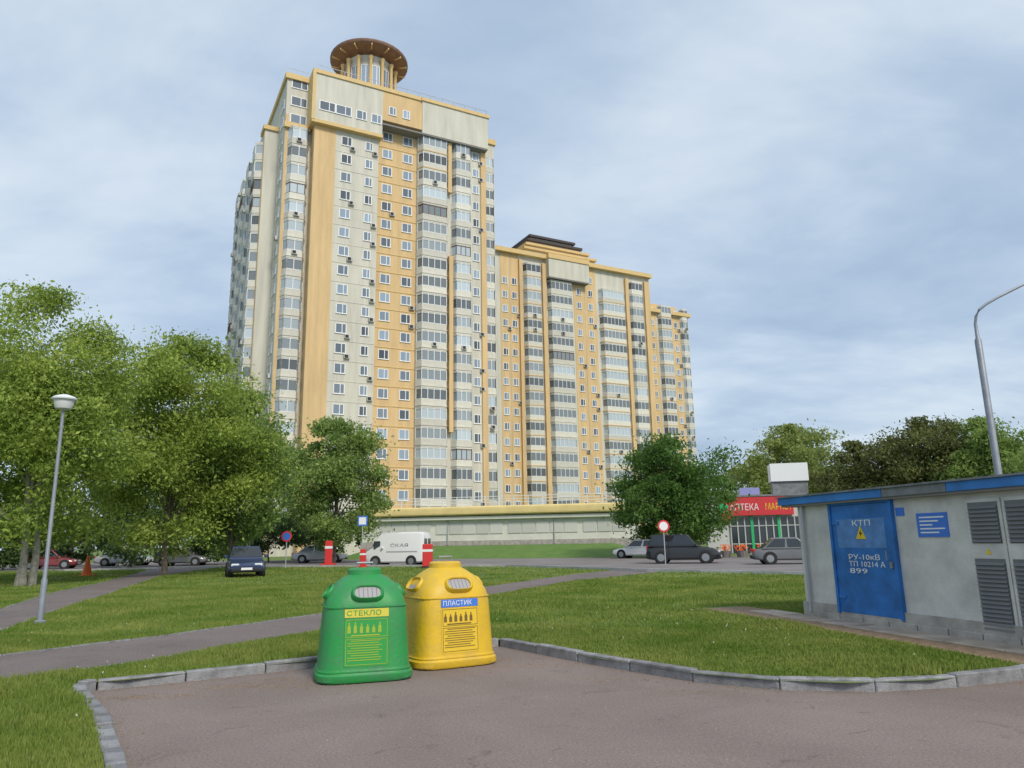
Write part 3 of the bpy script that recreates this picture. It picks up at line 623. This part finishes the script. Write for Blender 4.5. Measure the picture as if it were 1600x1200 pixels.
m = MB(); tri = [(xc-.13, zc), (xc+.13, zc), (xc, zc+.23)]; m.add([(x, side*.0545, z) for x, z in tri]+[(x, side*.0595, z) for x, z in tri], [(0, 1, 2), (3, 5, 4), (0, 3, 4, 1), (1, 4, 5, 2), (2, 5, 3, 0)]); w_ = m.build('warning_triangle', M_SIGNY, dr)
m = MB(); bolt = [(xc+.02, zc+.17), (xc-.04, zc+.09), (xc, zc+.09), (xc-.02, zc+.03), (xc+.045, zc+.11), (xc+.005, zc+.11)]; m.add([(x, side*.062, z) for x, z in bolt], [tuple(range(6))]); m.build('bolt_mark', M_BLACK, w_)
a, b = kx(1400, 800), kx(1413, 800); MB().box(*kb(a, b, .0, .012, kz(1406, 806), kz(1406, 793))).build('number_plate', M_SIGNB, K)
a, b = kx(1434, 820), kx(1482, 820); sg = MB().box(*kb(a, b, .0, .015, kz(1458, 839), kz(1458, 801))).build('blue_notice', M_SIGNB, K)
for i in range(5):
    z = kz(1458, 809+6*i); MB().box(*kb(a+.06, b-.06-.12*(i % 3), .015, .018, z, z+.022)).build('notice_line', M_SIGNW, sg)
l0, lm_ = kx(1521, 870), kx(1578, 870); lw = lm_-l0
for j in range(2):
    a, b = l0+j*(lw+.02), l0+j*(lw+.02)+lw; zlo, zhi, zm0, zm1 = .12, 2.04, kz(1555, 873), kz(1555, 849)
    lv = MB().box(*kb(a, b, .0, .03, zlo, zhi)).build('louvre_door', M_KWALL, K)
    lm = MB().add([(a+.06, side*.03, 0), (b-.06, side*.03, 0), (b-.06, side*.06, -.03), (a+.06, side*.06, -.03), (a+.06, side*.03, .018), (b-.06, side*.03, .018)], [(0, 1, 2, 3), (3, 2, 5, 4), (0, 4, 5, 1)]).mesh('louvre_slat', M_LOUV)
    for q0, q1 in ((zlo+.05, zm0), (zm1, zhi-.05)):
        MB().box(*kb(a+.05, b-.05, .03, .034, q0, q1)).build('louvre_recess', M_LOUV, lv); z = q0+.05
        while z < q1-.02: link('louvre_slat', lm, lv, (0, 0, z)); z += .06
    zc_, xc_ = (zm0+zm1)/2, (a+b)/2; m = MB(); m.add([(xc_-.05, side*.034, zc_-.045), (xc_+.05, side*.034, zc_-.045), (xc_, side*.034, zc_+.045)], [(0, 1, 2)]); m.build('warning_triangle', M_SIGNY, lv)
pz0, pz1 = kz(1355, 856), kz(1355, 810); MB().box(*kb(d0+.08*dw, d1-.10*dw, .05, .0535, pz0, pz1)).build('faded_plate', mat('faded_blue', (.10, .24, .52), .6, noise=.2), dr)
MB().box(*kb(d1-.10, d1-.04, .05, .085, zb+.82, zb+.92)).build('padlock', M_POLE, dr)
MB().tube([(KL*.02+.05, side*.06, zt), (KL*.02+.05, side*.06, .1)], .03, 8).build('downpipe', M_POLEL, K)
# concrete apron of slabs round the kiosk
ap = struct(link('kiosk_apron', None))
for i in range(9):
    x = -1.1+1.02*i; wd = .62; m = MB().box(*kb(x, x+1.0, .03, wd, -.02, .03)); o = m.build('apron_slab', M_CONC, ap, bevel=.01)
    o.location = (KA.x, KA.y, .1+random.Random(i).uniform(-.012, .006)); o.rotation_euler = (0, 0, ka)
m = MB(); r = random.Random(77); 
vs = []
for i in range(30):
    t = i/29; p = KA+KD*(-2.2+t*9); q = p+KN*(1.15+.12*math.sin(i*1.9)+.15*r.random()+.25*t); vs += [(p.x, p.y, .112), (q.x, q.y, .106)]
struct(MB().add(vs, [(2*i, 2*i+1, 2*i+3, 2*i+2) for i in range(29)]).build('bare_earth', M_SAND))

# ------------------------------------------------------------------ recycling bins
def make_bin(name, label, body_mat, print_mat, loc, rz, H, head, headmat, headtext):
    b = thing(name, label, 'recycling bin', loc, rz, 'recycling bins on the parking corner'); n = 48; k = H/1.34
    prof = [(.585, 0), (.600, .02), (.600, .085), (.570, .115), (.560, .16), (.535, .55), (.512, .86), (.490, .96), (.445, 1.06), (.375, 1.15), (.295, 1.215), (.235, 1.245), (.222, 1.255), (.218, 1.315), (.190, 1.335), (.08, 1.34)]
    def pt(r, z, a):
        e = 5.0 if z < .9 else max(2.2, 5-(z-.9)*9); c, s_ = math.cos(a), math.sin(a); q = (abs(c)**e+abs(s_)**e)**(-1/e)
        return (r*k*q*c, r*k*q*s_*.95, z*k)
    MB().rings([[pt(r, z, 2*math.pi*(i+.5)/n) for i in range(n)] for r, z in prof]).build('body', body_mat, b, smooth=True)
    for q in range(4):                                    # an opening on each side of the dome, framed and closed by a rubber flap
        h = link('opening_frame', None, b, (0, 0, 0), q*math.pi/2); y, z, tl = -.455*k*.95, 1.03*k, R(-38)
        Mx = Matrix.Translation((0, y, z)) @ Matrix.Rotation(tl, 4, 'X')
        def ov(a, s1, s2): c, s_ = math.cos(a), math.sin(a); return (s1*math.copysign(abs(c)**.55, c), s2*math.copysign(abs(s_)**.75, s_))
        rs = []
        for sc, yy in ((1.25, .05), (1.22, -.035), (1.12, -.055), (1.0, -.045), (.97, .03)):
            rs.append([tuple(Mx @ Vector((ov(2*math.pi*i/24, .165*k*sc, .085*k*sc)[0], yy, ov(2*math.pi*i/24, .165*k*sc, .085*k*sc)[1]))) for i in range(24)])
        me = MB().rings(rs, cap=False).mesh('opening_frame', body_mat, smooth=True); h.parent = None; bpy.data.objects.remove(h); h = link('opening_frame', me, b, (0, 0, 0), q*math.pi/2)
        f = [tuple(Mx @ Vector((ov(2*math.pi*i/24, .165*k*.99, .085*k*.99)[0], -.022, ov(2*math.pi*i/24, .165*k, .085*k)[1]))) for i in range(24)]
        fl = MB().add(f, [tuple(range(24))]).build('flap', M_RUBBER, h)
        for j in range(5):
            a = (j-2)*.055*k; MB().add([tuple(Mx @ Vector(p)) for p in ((a-.002, -.024, -.078*k), (a+.002, -.024, -.078*k), (a+.002, -.024, .07*k), (a-.002, -.024, .07*k))], [(0, 1, 2, 3)]).build('flap_slit', M_DARK, fl)
    for r_, z_ in ((.5165, .875), (.5735, .125)):
        MB().rings([[pt(r_+dr, z_+dz, 2*math.pi*(i+.5)/n) for i in range(n)] for dr, dz in ((-.01, -.012), (.006, -.008), (.006, .004), (-.01, .008))], cap=False).build('moulded_lip', body_mat, b, smooth=True)
    for sx, sy in ((-1, -1), (1, -1), (1, 1), (-1, 1)): MB().box(sx*.40*k-.08, sx*.40*k+.08, sy*.40*k-.08, sy*.40*k+.08, -.012, .02).build('foot', M_DARK, b)
    MB().tube([(-.10, 0, 1.33*k), (-.10, 0, 1.40*k), (.10, 0, 1.40*k), (.10, 0, 1.33*k)], .014, 8).build('lifting_eye', M_POLE, b)
    # printed labels on the front
    tilt = math.atan2(.050*.95, .70)
    def face(z): return -(.560-.0685*(z-.16))*.95*k
    def FM(x, z, o=.006): return Matrix.Translation((x*k, face(z)-o, z*k)) @ Matrix.Rotation(-tilt, 4, 'X') @ UPR
    def plate(nm, x0, x1, z0, z1, mt, o=.004, parent=b):
        vs = [(x0*k, face(z0)-o, z0*k), (x1*k, face(z0)-o, z0*k), (x1*k, face(z1)-o, z1*k), (x0*k, face(z1)-o, z1*k)]
        vs += [(x, y+.003, z) for x, y, z in vs]; return MB().add(vs, [(0, 1, 2, 3), (0, 4, 5, 1), (1, 5, 6, 2), (2, 6, 7, 3), (3, 7, 4, 0)]).build(nm, mt, parent)
    hd = plate('heading_label', -.28, .26, .755, .855, headmat)
    text('lettering', head, .085*k, headtext, hd, FM(-.26, .777, .0075), extrude=.0008, width=.42*k)
    sheet = plate('instruction_label', -.28, .26, .18, .738, print_mat[0], .003)
    pm = print_mat[1]
    def outline(x0, x1, z0, z1, t=.006):
        for q in ((x0, x1, z0, z0+t), (x0, x1, z1-t, z1), (x0, x0+t, z0, z1), (x1-t, x1, z0, z1)): plate('printed_line', *q, pm, .0065, sheet)
    outline(-.265, .245, .52, .73); outline(-.265, .245, .20, .50)
    r = random.Random(len(head))
    for j in range(6):                                    # little drawings of bottles and jars
        x = -.225+j*.075; h = .09+.05*r.random(); z = .57
        o_ = [(x-.02, z), (x+.02, z), (x+.02, z+h*.6), (x+.008, z+h*.75), (x+.008, z+h), (x-.008, z+h), (x-.008, z+h*.75), (x-.02, z+h*.6)]
        MB().add([(px_*k, face(pz)-.0068, pz*k) for px_, pz in o_], [tuple(range(8))]).build('printed_bottle', pm, sheet)
    for j in range(9): z = .475-.028*j; plate('printed_line', -.24 if j % 3 else -.20, .21-.09*r.random(), z, z+.009, pm, .0065, sheet)
    plate('printed_line', -.2, .15, .535, .55, pm, .0065, sheet)
    return b
M_SHG = mat('label_green', (.022, .30, .055), .5); M_SHY = mat('label_on_yellow', (.74, .50, .03), .5)
gx, gy = G(566, 1056, 0); yx, yy_ = G(695, 1035, 0)
make_bin('recycling_bin', 'green bell-shaped recycling bin with yellow label, left of the yellow one', M_BING, (M_SHG, M_LINEG), (gx, gy, .012), R(17), 1.33, 'СТЕКЛО', M_SIGNYB, M_SHG)
make_bin('recycling_bin', 'yellow bell-shaped recycling bin with blue label, behind and right of the green one', M_BINY, (M_SHY, M_LINEY), (yx, yy_, .012), R(30), 1.37, 'ПЛАСТИК', M_SIGNB, M_SIGNW)

# ------------------------------------------------------------------ lamps, signs, pillars, cone
x, y = G(62, 975); zl = AT(98, 640, y).z-.1
Lp = thing('park_lamp', 'slim grey park lamp with flat white cap and frosted bowl, at left', 'street lamp', (x, y, .1))
MB().lathe([(.060, 0), (.060, .9), (.042, .95), (.033, zl)], 12).build('pole', M_POLE, Lp, smooth=True)
MB().lathe([(.11, 0), (.11, .06), (.08, .08)], 12).build('base_plate', M_POLE, Lp)
MB().lathe([(.045, zl-.02), (.16, zl+.02), (.195, zl+.11), (.205, zl+.22)], 20).build('lamp_bowl', M_OPAL, Lp, smooth=True)
MB().lathe([(.25, zl+.22), (.26, zl+.25), (.21, zl+.29), (.10, zl+.33), (.02, zl+.35)], 24).build('lamp_cap', M_LAMPW, Lp, smooth=True)
b0 = AT(1524, 505, 24.0); x0, y0, zt_ = b0.x, b0.y, b0.z-.1
SLp = thing('street_lamp', 'tall grey street lamp with arm curving out of view, behind the kiosk', 'street lamp', (x0, y0, .1))
zk = AT(1530, 532, 24).z-.1
MB().lathe([(.11, 0), (.105, zk), (.06, zk+.1), (.05, zt_)], 12).build('pole', M_POLE, SLp, smooth=True)
pts = [AT(u, v, 24.0-i*.06)-Vector((x0, y0, .1)) for i, (u, v) in enumerate([(1524, 505), (1525, 494), (1530, 484), (1541, 475), (1560, 464), (1600, 444), (1640, 424)])]
MB().tube(pts, .045, 8).build('arm', M_POLE, SLp, smooth=True)
e = pts[-1]; MB().box(e.x-.1, e.x+.65, e.y-.14, e.y+.14, e.z-.05, e.z+.10).build('lamp_head', M_LAMPW, SLp, bevel=.03)
def post_sign(name, label, u, v0, vb, rad, mt, ring=None, shape='round'):
    x, y = G(u, vb); z = AT(u, v0, y).z-.1; o = thing(name, label, 'road sign', (x, y, .1))
    MB().lathe([(.035, 0), (.035, z+rad)], 8).build('post', M_POLEL, o)
    n = 24 if shape == 'round' else 4; ph = 0 if shape == 'round' else math.pi/4; k = 1 if shape == 'round' else 1.3
    disc = lambda r, y0, y1: MB().rings([[(r*k*math.cos(2*math.pi*i/n+ph), q, z+r*k*math.sin(2*math.pi*i/n+ph)) for i in range(n)] for q in (y1, y0)])
    disc(rad, -.06, -.04).build('sign_face', mt, o)
    if ring: disc(rad*.72, -.068, -.06).build('sign_centre', ring, o)
post_sign('road_sign', 'square blue sign on a post, left of the white van', 565, 814, 884, .38, M_SIGNB, M_SIGNW, 'sq')
post_sign('road_sign', 'round violet-blue sign with red rim on a post under the left trees', 446, 838, 888, .36, M_SIGNR, M_SIGNB)
post_sign('road_sign', 'round red and white sign on a post above the black car', 1040, 822, 882, .36, M_SIGNR, M_SIGNW)
def pillar(label, u, vb, vt, w, flare):
    x, y = G(u, vb); h = AT(u, vt, y).z-.1; o = thing('red_pillar', label, 'pillar', (x, y, .1), 0, 'red plastic pillars along the road')
    MB().box(-w/2, w/2, -w/3, w/3, .12, h).build('post', M_REDP, o, bevel=.04, seg=2)
    MB().box(-w/2*flare, w/2*flare, -w/2, w/2, 0, .12).build('base', M_REDP if flare > 1.4 else M_TYRE, o, bevel=.02)
    MB().box(-w/2-.01, w/2+.01, -w/3-.01, w/3+.01, h*.68, h*.78).build('band', M_SIGNW, o)
pillar('tall red pillar with wide foot, farthest left of the red pillars', 513, 883, 845, .5, 2.2)
pillar('small red pillar with white band, between the other two red pillars', 567, 887, 858, .38, 1.6)
pillar('broad red pillar standing right of the white van', 668, 888, 850, .6, 1.1)
x, y = G(135, 900); o = thing('traffic_cone', 'orange traffic cone beside the path under the left trees', 'cone', (x, y, .1))
MB().box(-.36, .36, -.36, .36, 0, .06).build('base', M_CONE, o, bevel=.02); MB().lathe([(.28, .06), (.05, 1.12), (.03, 1.14)], 16).build('cone', M_CONE, o, smooth=True); MB().lathe([(.19, .44), (.135, .66)], 16).build('band', M_SIGNW, o)

# ------------------------------------------------------------------ vehicles
WHM = {}
def wheel(parent, x, y, r, w=.22):
    if r not in WHM:
        n = 20; ty = MB().rings([[(q*math.cos(2*math.pi*i/n), yy, q*math.sin(2*math.pi*i/n)) for i in range(n)] for q, yy in ((r*.62, -w/2), (r*.96, -w/2), (r, -w/2+.03), (r, w/2-.03), (r*.96, w/2), (r*.62, w/2))], cap=False).mesh('tyre', M_TYRE, smooth=True)
        rm = MB(); rm.rings([[(q*math.cos(2*math.pi*i/n), yy, q*math.sin(2*math.pi*i/n)) for i in range(n)] for q, yy in ((r*.62, -w/2+.015), (r*.62, w/2-.015))])
        for k in range(5):
            a = 2*math.pi*k/5; c, s = math.cos(a), math.sin(a)
            for sg in (-1, 1): rm.add([(c*r*.55-s*.03, sg*(w/2-.005), s*r*.55+c*.03), (c*r*.55+s*.03, sg*(w/2-.005), s*r*.55-c*.03), (s*.04, sg*(w/2-.002), -c*.04), (-s*.04, sg*(w/2-.002), c*.04)], [(0, 1, 2, 3)])
        WHM[r] = (ty, rm.mesh('rim', M_RIM))
    t = link('wheel', WHM[r][0], parent, (x, y, r)); link('rim', WHM[r][1], t)
def car(name, label, cat, u, vb, heading, pm, L=4.4, Wd=1.78, H=1.46, kind='sedan', group='vehicles parked along the road', at=None):
    x, y = at or G(u, vb, .11); c = thing(name, label, cat, (x, y, .113), heading, group); hw = Wd/2; r = .33 if kind != 'suv' else .37
    zb, belt = .22, H*.60 if kind != 'van' else H*.50
    if kind == 'van': secs = [(-L/2, .35, H*.93, .93), (-L/2+.06, .25, H*.97, .97), (-L/2+.3, .22, H, 1), (L*.22, .22, H, 1), (L*.30, .22, H*.86, 1), (L*.36, .22, H*.58, 1), (L/2-.12, .24, H*.46, .96), (L/2, .35, H*.40, .88)]
    else:
        hood = belt*.93; tail = belt*(1.0 if kind != 'sedan' else .97)
        secs = [(-L/2, .38, tail*.86, .86), (-L/2+.08, .27, tail*.97, .94), (-L/2+.5, zb, tail, 1), (-L*.1, zb, belt, 1), (L*.18, zb, belt*.99, 1), (L/2-.55, zb, hood*.94, .98), (L/2-.10, .25, hood*.80, .92), (L/2, .36, hood*.66, .82)]
    rs = []
    for sx, z0, z1, k in secs:
        w = hw*k; b = min(.09, (z1-z0)*.2); tum = .10*(z1-z0) if kind == 'van' else .05
        rs.append([(sx, -w+b, z0), (sx, w-b, z0), (sx, w, z0+b), (sx, w, z0+(z1-z0)*.55), (sx, w-tum*.7, z1-b), (sx, w-tum-b, z1), (sx, -w+tum+b, z1), (sx, -w+tum*.7, z1-b), (sx, -w, z0+(z1-z0)*.55), (sx, -w, z0+b)])
    bd = MB().rings(rs).build('body', pm, c, smooth=True)
    if kind != 'van':
        if kind == 'sedan': a0, a1, c0, c1 = -L*.40, L*.22, -L*.22, L*.06
        elif kind == 'suv': a0, a1, c0, c1 = -L*.485, L*.22, -L*.42, L*.07
        else: a0, a1, c0, c1 = -L*.47, L*.24, -L*.36, L*.05
        w0, w1, z0, z1 = hw*.95, hw*.74, belt-.04, H
        B = [(a0, -w0, z0), (a1, -w0, z0), (a1, w0, z0), (a0, w0, z0)]; T_ = [(c0, -w1, z1), (c1, -w1, z1), (c1, w1, z1), (c0, w1, z1)]
        MB().rings([B, T_]).build('cabin', pm, c, bevel=.05, seg=2)
        for i in range(4):
            q = [Vector(B[i]), Vector(B[(i+1) % 4]), Vector(T_[(i+1) % 4]), Vector(T_[i])]; cen = sum(q, Vector())/4
            nrm = (q[1]-q[0]).cross(q[3]-q[0]).normalized()
            if nrm.dot(cen-Vector((0, 0, H*.7))) < 0: nrm = -nrm
            spans = [(.03, .97)] if i in (1, 3) else [(.05, .47), (.53, .95)]
            for s0, s1 in spans:
                f = lambda s, t: (q[0].lerp(q[1], s)).lerp(q[3].lerp(q[2], s), t)+nrm*.012
                MB().add([f(s0, .16), f(s1, .16), f(s1, .88), f(s0, .88)], [(0, 1, 2, 3)]).build('window' if i in (0, 2) else ('windscreen' if i == 1 else 'rear_window'), M_CGLASS, c)
    else:
        for sg in (-1, 1): MB().box(L*.23, L*.34, sg*hw*.985-.012, sg*hw*.985+.012, H*.50, H*.74).build('window', M_CGLASS, c)
        MB().add([(L*.235, -hw*.78, H*.965), (L*.235, hw*.78, H*.965), (L*.372, hw*.86, H*.585), (L*.372, -hw*.86, H*.585)], [(3, 2, 1, 0)]).build('windscreen', M_CGLASS, c).location = (.035, 0, .02)
        for sg in (-1, 1): MB().box(-L/2-.012, -L/2+.02, sg*hw*.42-.28, sg*hw*.42+.28, H*.55, H*.80).build('rear_window', M_CGLASS, c)
        tx = text('lettering', 'СКАЯ', .32, mat('van_print', (.25, .25, .27), .5), c, Matrix.Translation((L*.06, hw+.006, H*.56)) @ Matrix.Rotation(math.pi, 4, 'Z') @ UPR, width=L*.30)
        MB().box(-L*.40, L*.12, hw-.03, hw+.006, H*.40, H*.44).build('side_stripe', mat('van_stripe', (.35, .35, .37), .5), c)
    wb = L*.30
    for wx in (-wb, wb+.03):
        for sg in (-1, 1):
            n = 18; MB().rings([[(wx+(r+.055)*math.cos(2*math.pi*i/n), yy, r+(r+.055)*math.sin(2*math.pi*i/n)) for i in range(n)] for yy in (sg*(hw*.7), sg*(hw+.004))]).build('wheel_arch', M_DARK, c); wheel(c, wx, sg*(hw-.065), r)
    for sg in (-1, 1):
        zt2 = belt*.78; MB().box(-L/2-.015, -L/2+.16, sg*hw*.70-.14, sg*hw*.70+.14, zt2-.02, zt2+.17 if kind != 'suv' else zt2+.3).build('tail_light', M_TAIL, c, bevel=.02)
        MB().box(L/2-.28, L/2-.03, sg*hw*.62-.19, sg*hw*.62+.19, belt*.58, belt*.74).build('headlight', M_HEAD, c, bevel=.03)
        MB().box(L*.17, L*.17+.12, sg*(hw+.09)-.09, sg*(hw+.09)+.09, belt+.02, belt+.17).build('side_mirror', pm, c, bevel=.03)
    MB().box(-L/2-.04, -L/2+.1, -hw*.86, hw*.86, .30, .46).build('bumper', M_TYRE, c, bevel=.03); MB().box(L/2-.14, L/2+.035, -hw*.80, hw*.80, .27, .42).build('bumper', M_TYRE, c, bevel=.03)
    MB().box(-L/2-.055, -L/2-.03, -.26, .26, .52, .63).build('number_plate', M_SIGNW, c); MB().box(L/2+.03, L/2+.05, -.26, .26, .36, .47).build('number_plate', M_SIGNW, c)
    return c
BLK, WHT, SIL, NAV, GRY, RED = paint('black', (.012, .012, .014)), paint('white', (.72, .72, .71)), paint('silver', (.42, .43, .45)), paint('navy', (.025, .04, .10)), paint('grey', (.12, .125, .13)), paint('darkred', (.20, .02, .025))
car('parked_car', 'black off-road car seen from its tail, in front of the bushy green tree', 'car', 1070, 880, R(-18), BLK, 4.4, 1.86, 1.74, 'suv')
car('delivery_van', 'white high-roofed van with grey lettering, parked before the podium wall', 'van', 622, 884, R(168), WHT, 4.2, 1.85, 2.25, 'van')
car('parked_car', 'silver-white saloon far left under the trees', 'car', 195, 884, R(8), SIL, 4.5, 1.76, 1.44, 'sedan')
car('parked_car', 'dark blue hatchback seen end-on beside the left path', 'car', 382, 900, R(-68), NAV, 4.1, 1.75, 1.50, 'hatch')
car('parked_car', 'grey hatchback between the silver saloon and the blue hatchback', 'car', 285, 884, R(5), GRY, 4.1, 1.74, 1.48, 'hatch')
car('parked_car', 'white hatchback seen over the kerb between the podium end and the black car', 'car', 1000, 872, R(150), WHT, 4.1, 1.72, 1.46, 'hatch')
car('parked_car', 'dark grey saloon half hidden behind the kiosk, by the pharmacy', 'car', 1238, 881, R(-10), GRY, 4.3, 1.75, 1.46, 'sedan')
car('parked_car', 'dark red hatchback at far left, half hidden by the lamp post', 'car', 78, 889, R(14), RED, 4.0, 1.72, 1.46, 'hatch')
car('parked_car', 'grey saloon parked behind the red pillars, left of the van', 'car', 500, 879, R(4), SIL, 4.5, 1.78, 1.46, 'sedan')

# ------------------------------------------------------------------ trees
def tree(name, label, x, y, z_top, rad, z_low, leaf, seed, n_leaf, lsize, bark=M_BARK, group=None, trunks=1, cat='tree', lean=(0, 0), clusters=60, squash=1.0):
    r = np.random.default_rng(seed); rr = random.Random(seed); z0 = .08
    o = thing(name, label, cat, (x, y, z0), 0, group); H = z_top-z0; zc = (H+z_low)/2; hz = (H-z_low)/2
    lob = r.normal(size=(9, 3)); lob /= np.linalg.norm(lob, axis=1)[:, None]; amp = .25+.5*r.random(9)
    cs = []
    while len(cs) < clusters:
        d = r.normal(size=3); d /= np.linalg.norm(d); q = r.random()**.42
        t = d*q; zz = zc+t[2]*hz; env = (.74+np.max(amp*np.maximum(0, lob@d)**5))*(1.0-.28*max(0, t[2])**1.5)
        cs.append((t[0]*rad*env+lean[0]*zz/H, t[1]*rad*env*squash+lean[1]*zz/H, zz, .55+.75*r.random()))
    cs.append((lean[0], lean[1], H-.5, .6))
    cs = np.array(cs); k = r.integers(0, len(cs), n_leaf); base = cs[k]; cl = .16*(rad+hz)/2+.12
    off = r.normal(size=(n_leaf, 3)); off /= np.linalg.norm(off, axis=1)[:, None]; off *= (r.random((n_leaf, 1))**.55)*cl*1.75*base[:, 3:4]; off[:, 2] *= .62
    stray = r.random(n_leaf) < .10; off[stray] *= 1.7
    P = base[:, :3]+off; P[:, 2] = np.clip(P[:, 2], .25, H)
    s = lsize*(.35+.75*r.random(n_leaf)**1.5); A = r.normal(size=(n_leaf, 3)); A /= np.linalg.norm(A, axis=1)[:, None]; B = np.cross(A, r.normal(size=(n_leaf, 3))); B /= np.linalg.norm(B, axis=1)[:, None]
    V = np.empty((n_leaf, 4, 3)); V[:, 0] = P-A*s[:, None]; V[:, 1] = P-B*s[:, None]*.48; V[:, 2] = P+A*s[:, None]; V[:, 3] = P+B*s[:, None]*.48
    me = tri_mesh('crown', V, 4); me.materials.append(leaf); link('crown', me, o)
    m = MB(); tr = .0105*H
    for q in range(trunks):
        bx, by = (0, 0) if trunks == 1 else (rr.uniform(-.4, .4), rr.uniform(-.3, .3)); tx, ty = lean[0]*.7+rr.uniform(-.1, .1)*rad, lean[1]*.7+rr.uniform(-.1, .1)*rad
        if trunks > 1: tx, ty = tx+rr.uniform(-.35, .35)*rad, ty+rr.uniform(-.2, .2)*rad
        zz = H*.8; pts = [(bx+(tx-bx)*t**1.4+rr.uniform(-.07, .07), by+(ty-by)*t**1.4+rr.uniform(-.07, .07), zz*t) for t in (0, .12, .3, .5, .75, 1)]
        m.tube(pts, [tr*1.3, tr, tr*.85, tr*.65, tr*.4, tr*.12], 8)
    m.build('trunk', bark, o, smooth=True)
    m = MB()
    for c in cs[:min(22, len(cs))]:
        h = max(z_low*.55, c[2]*.45); a = (lean[0]*h/H*.6, lean[1]*h/H*.6, h); mid = ((a[0]+c[0])/2, (a[1]+c[1])/2, a[2]*.45+c[2]*.55+.2); m.tube([a, mid, tuple(c[:3])], [tr*.42, tr*.26, tr*.07], 5)
    m.build('limbs', bark, o, smooth=True)
    return o
def T_at(u, vt, Y): p = AT(u, vt, Y); return p.x, p.y, p.z
def ptree(label, u, vt, Y, rad, z_low, leaf, seed, n, ls, **k): x, y, z = T_at(u, vt, Y); return tree(k.pop('name', 'leafy_tree'), label, x, y, z, rad, z_low, leaf, seed, n, ls, **k)
GT = 'trees round the lawn'
ptree('tallest bright green tree at the left edge, behind the park lamp', 85, 452, 33, 4.4, 1.2, L_BRIGHT, 11, 85000, .125, bark=M_BARKP, trunks=3, group=GT, clusters=95)
ptree('bright green tree cut by the left picture edge', -40, 490, 36, 4.2, 1.0, L_BRIGHT, 12, 30000, .16, group=GT, clusters=60)
ptree('feathery green tree between the left edge tree and the tall tower', 285, 526, 42, 4.7, .9, L_BRIGHT, 13, 80000, .14, group=GT, clusters=95)
ptree('lower rounded tree in front of the tower left corner', 375, 610, 46, 3.7, .8, L_MID, 14, 34000, .17, group=GT, clusters=70)
ptree('dark green tree in front of the tower, left of the podium', 528, 655, 62, 4.6, 1.2, L_MID, 15, 40000, .19, group=GT, clusters=80)
ptree('bushy fresh green tree between the podium and the pharmacy', 1048, 684, 61, 5.0, .8, L_GREEN, 16, 50000, .19, group=GT, clusters=90)
ptree('yellow-green tree rising behind the pharmacy', 1232, 664, 96, 8.2, 3.0, L_YELLOW, 17, 36000, .30, group=GT, clusters=80)
ptree('olive tree behind the kiosk, nearest to the pharmacy', 1335, 690, 70, 4.6, 2.0, L_OLIVE, 18, 26000, .22, group=GT, clusters=60)
ptree('tall olive tree above the middle of the kiosk roof', 1432, 652, 66, 5.2, 2.0, L_OLIVE, 19, 34000, .22, group=GT, clusters=75)
ptree('dark green tree above the kiosk, around the street lamp', 1528, 652, 62, 5.0, 2.0, L_MID, 20, 32000, .21, group=GT, clusters=70)
ptree('green tree at the right picture edge above the kiosk', 1625, 668, 58, 5.0, 2.0, L_MID, 21, 26000, .21, group=GT, clusters=60)
# dark understorey and farther trees
for i, (u, v, Y, rd) in enumerate([(20, 770, 58, 3.6), (120, 790, 66, 3.6), (215, 775, 60, 4.0), (320, 780, 64, 3.8), (425, 765, 70, 4.4), (495, 790, 74, 3.4), (585, 785, 90, 3.8)]):
    ptree(['low dark bush at the left edge under the trees', 'low dark bush behind the orange cone', 'low dark bush behind the silver saloon', 'low dark bush behind the grey hatchback', 'low dark bush behind the violet-blue sign', 'low dark bush behind the tall red pillar', 'low dark bush behind the square blue sign'][i],
          u, v, Y, rd, .3, L_DARK, 40+i, 7500, .24, name='shrub', cat='shrub', group='bushes under the left trees', clusters=34)
for i, (u, v, Y, rd) in enumerate([(-120, 690, 95, 7), (60, 705, 105, 7), (200, 700, 112, 7.5), (330, 690, 118, 7.5), (1120, 745, 120, 6), (1330, 745, 130, 8), (1480, 735, 120, 8), (1640, 730, 110, 8)]):
    ptree(['distant tree beyond the left picture edge', 'distant tree behind the lamp bowl', 'distant tree between the two left trees', 'distant tree left of the tall tower foot', 'distant tree just left of the pharmacy roof', 'distant tree left above the kiosk roof end', 'distant tree above the kiosk middle', 'distant tree at the right edge behind the others'][i],
          u, v, Y, rd, 1.0, L_MID if i % 2 else L_DARK, 60+i, 8000, .38, group='distant trees', clusters=45)
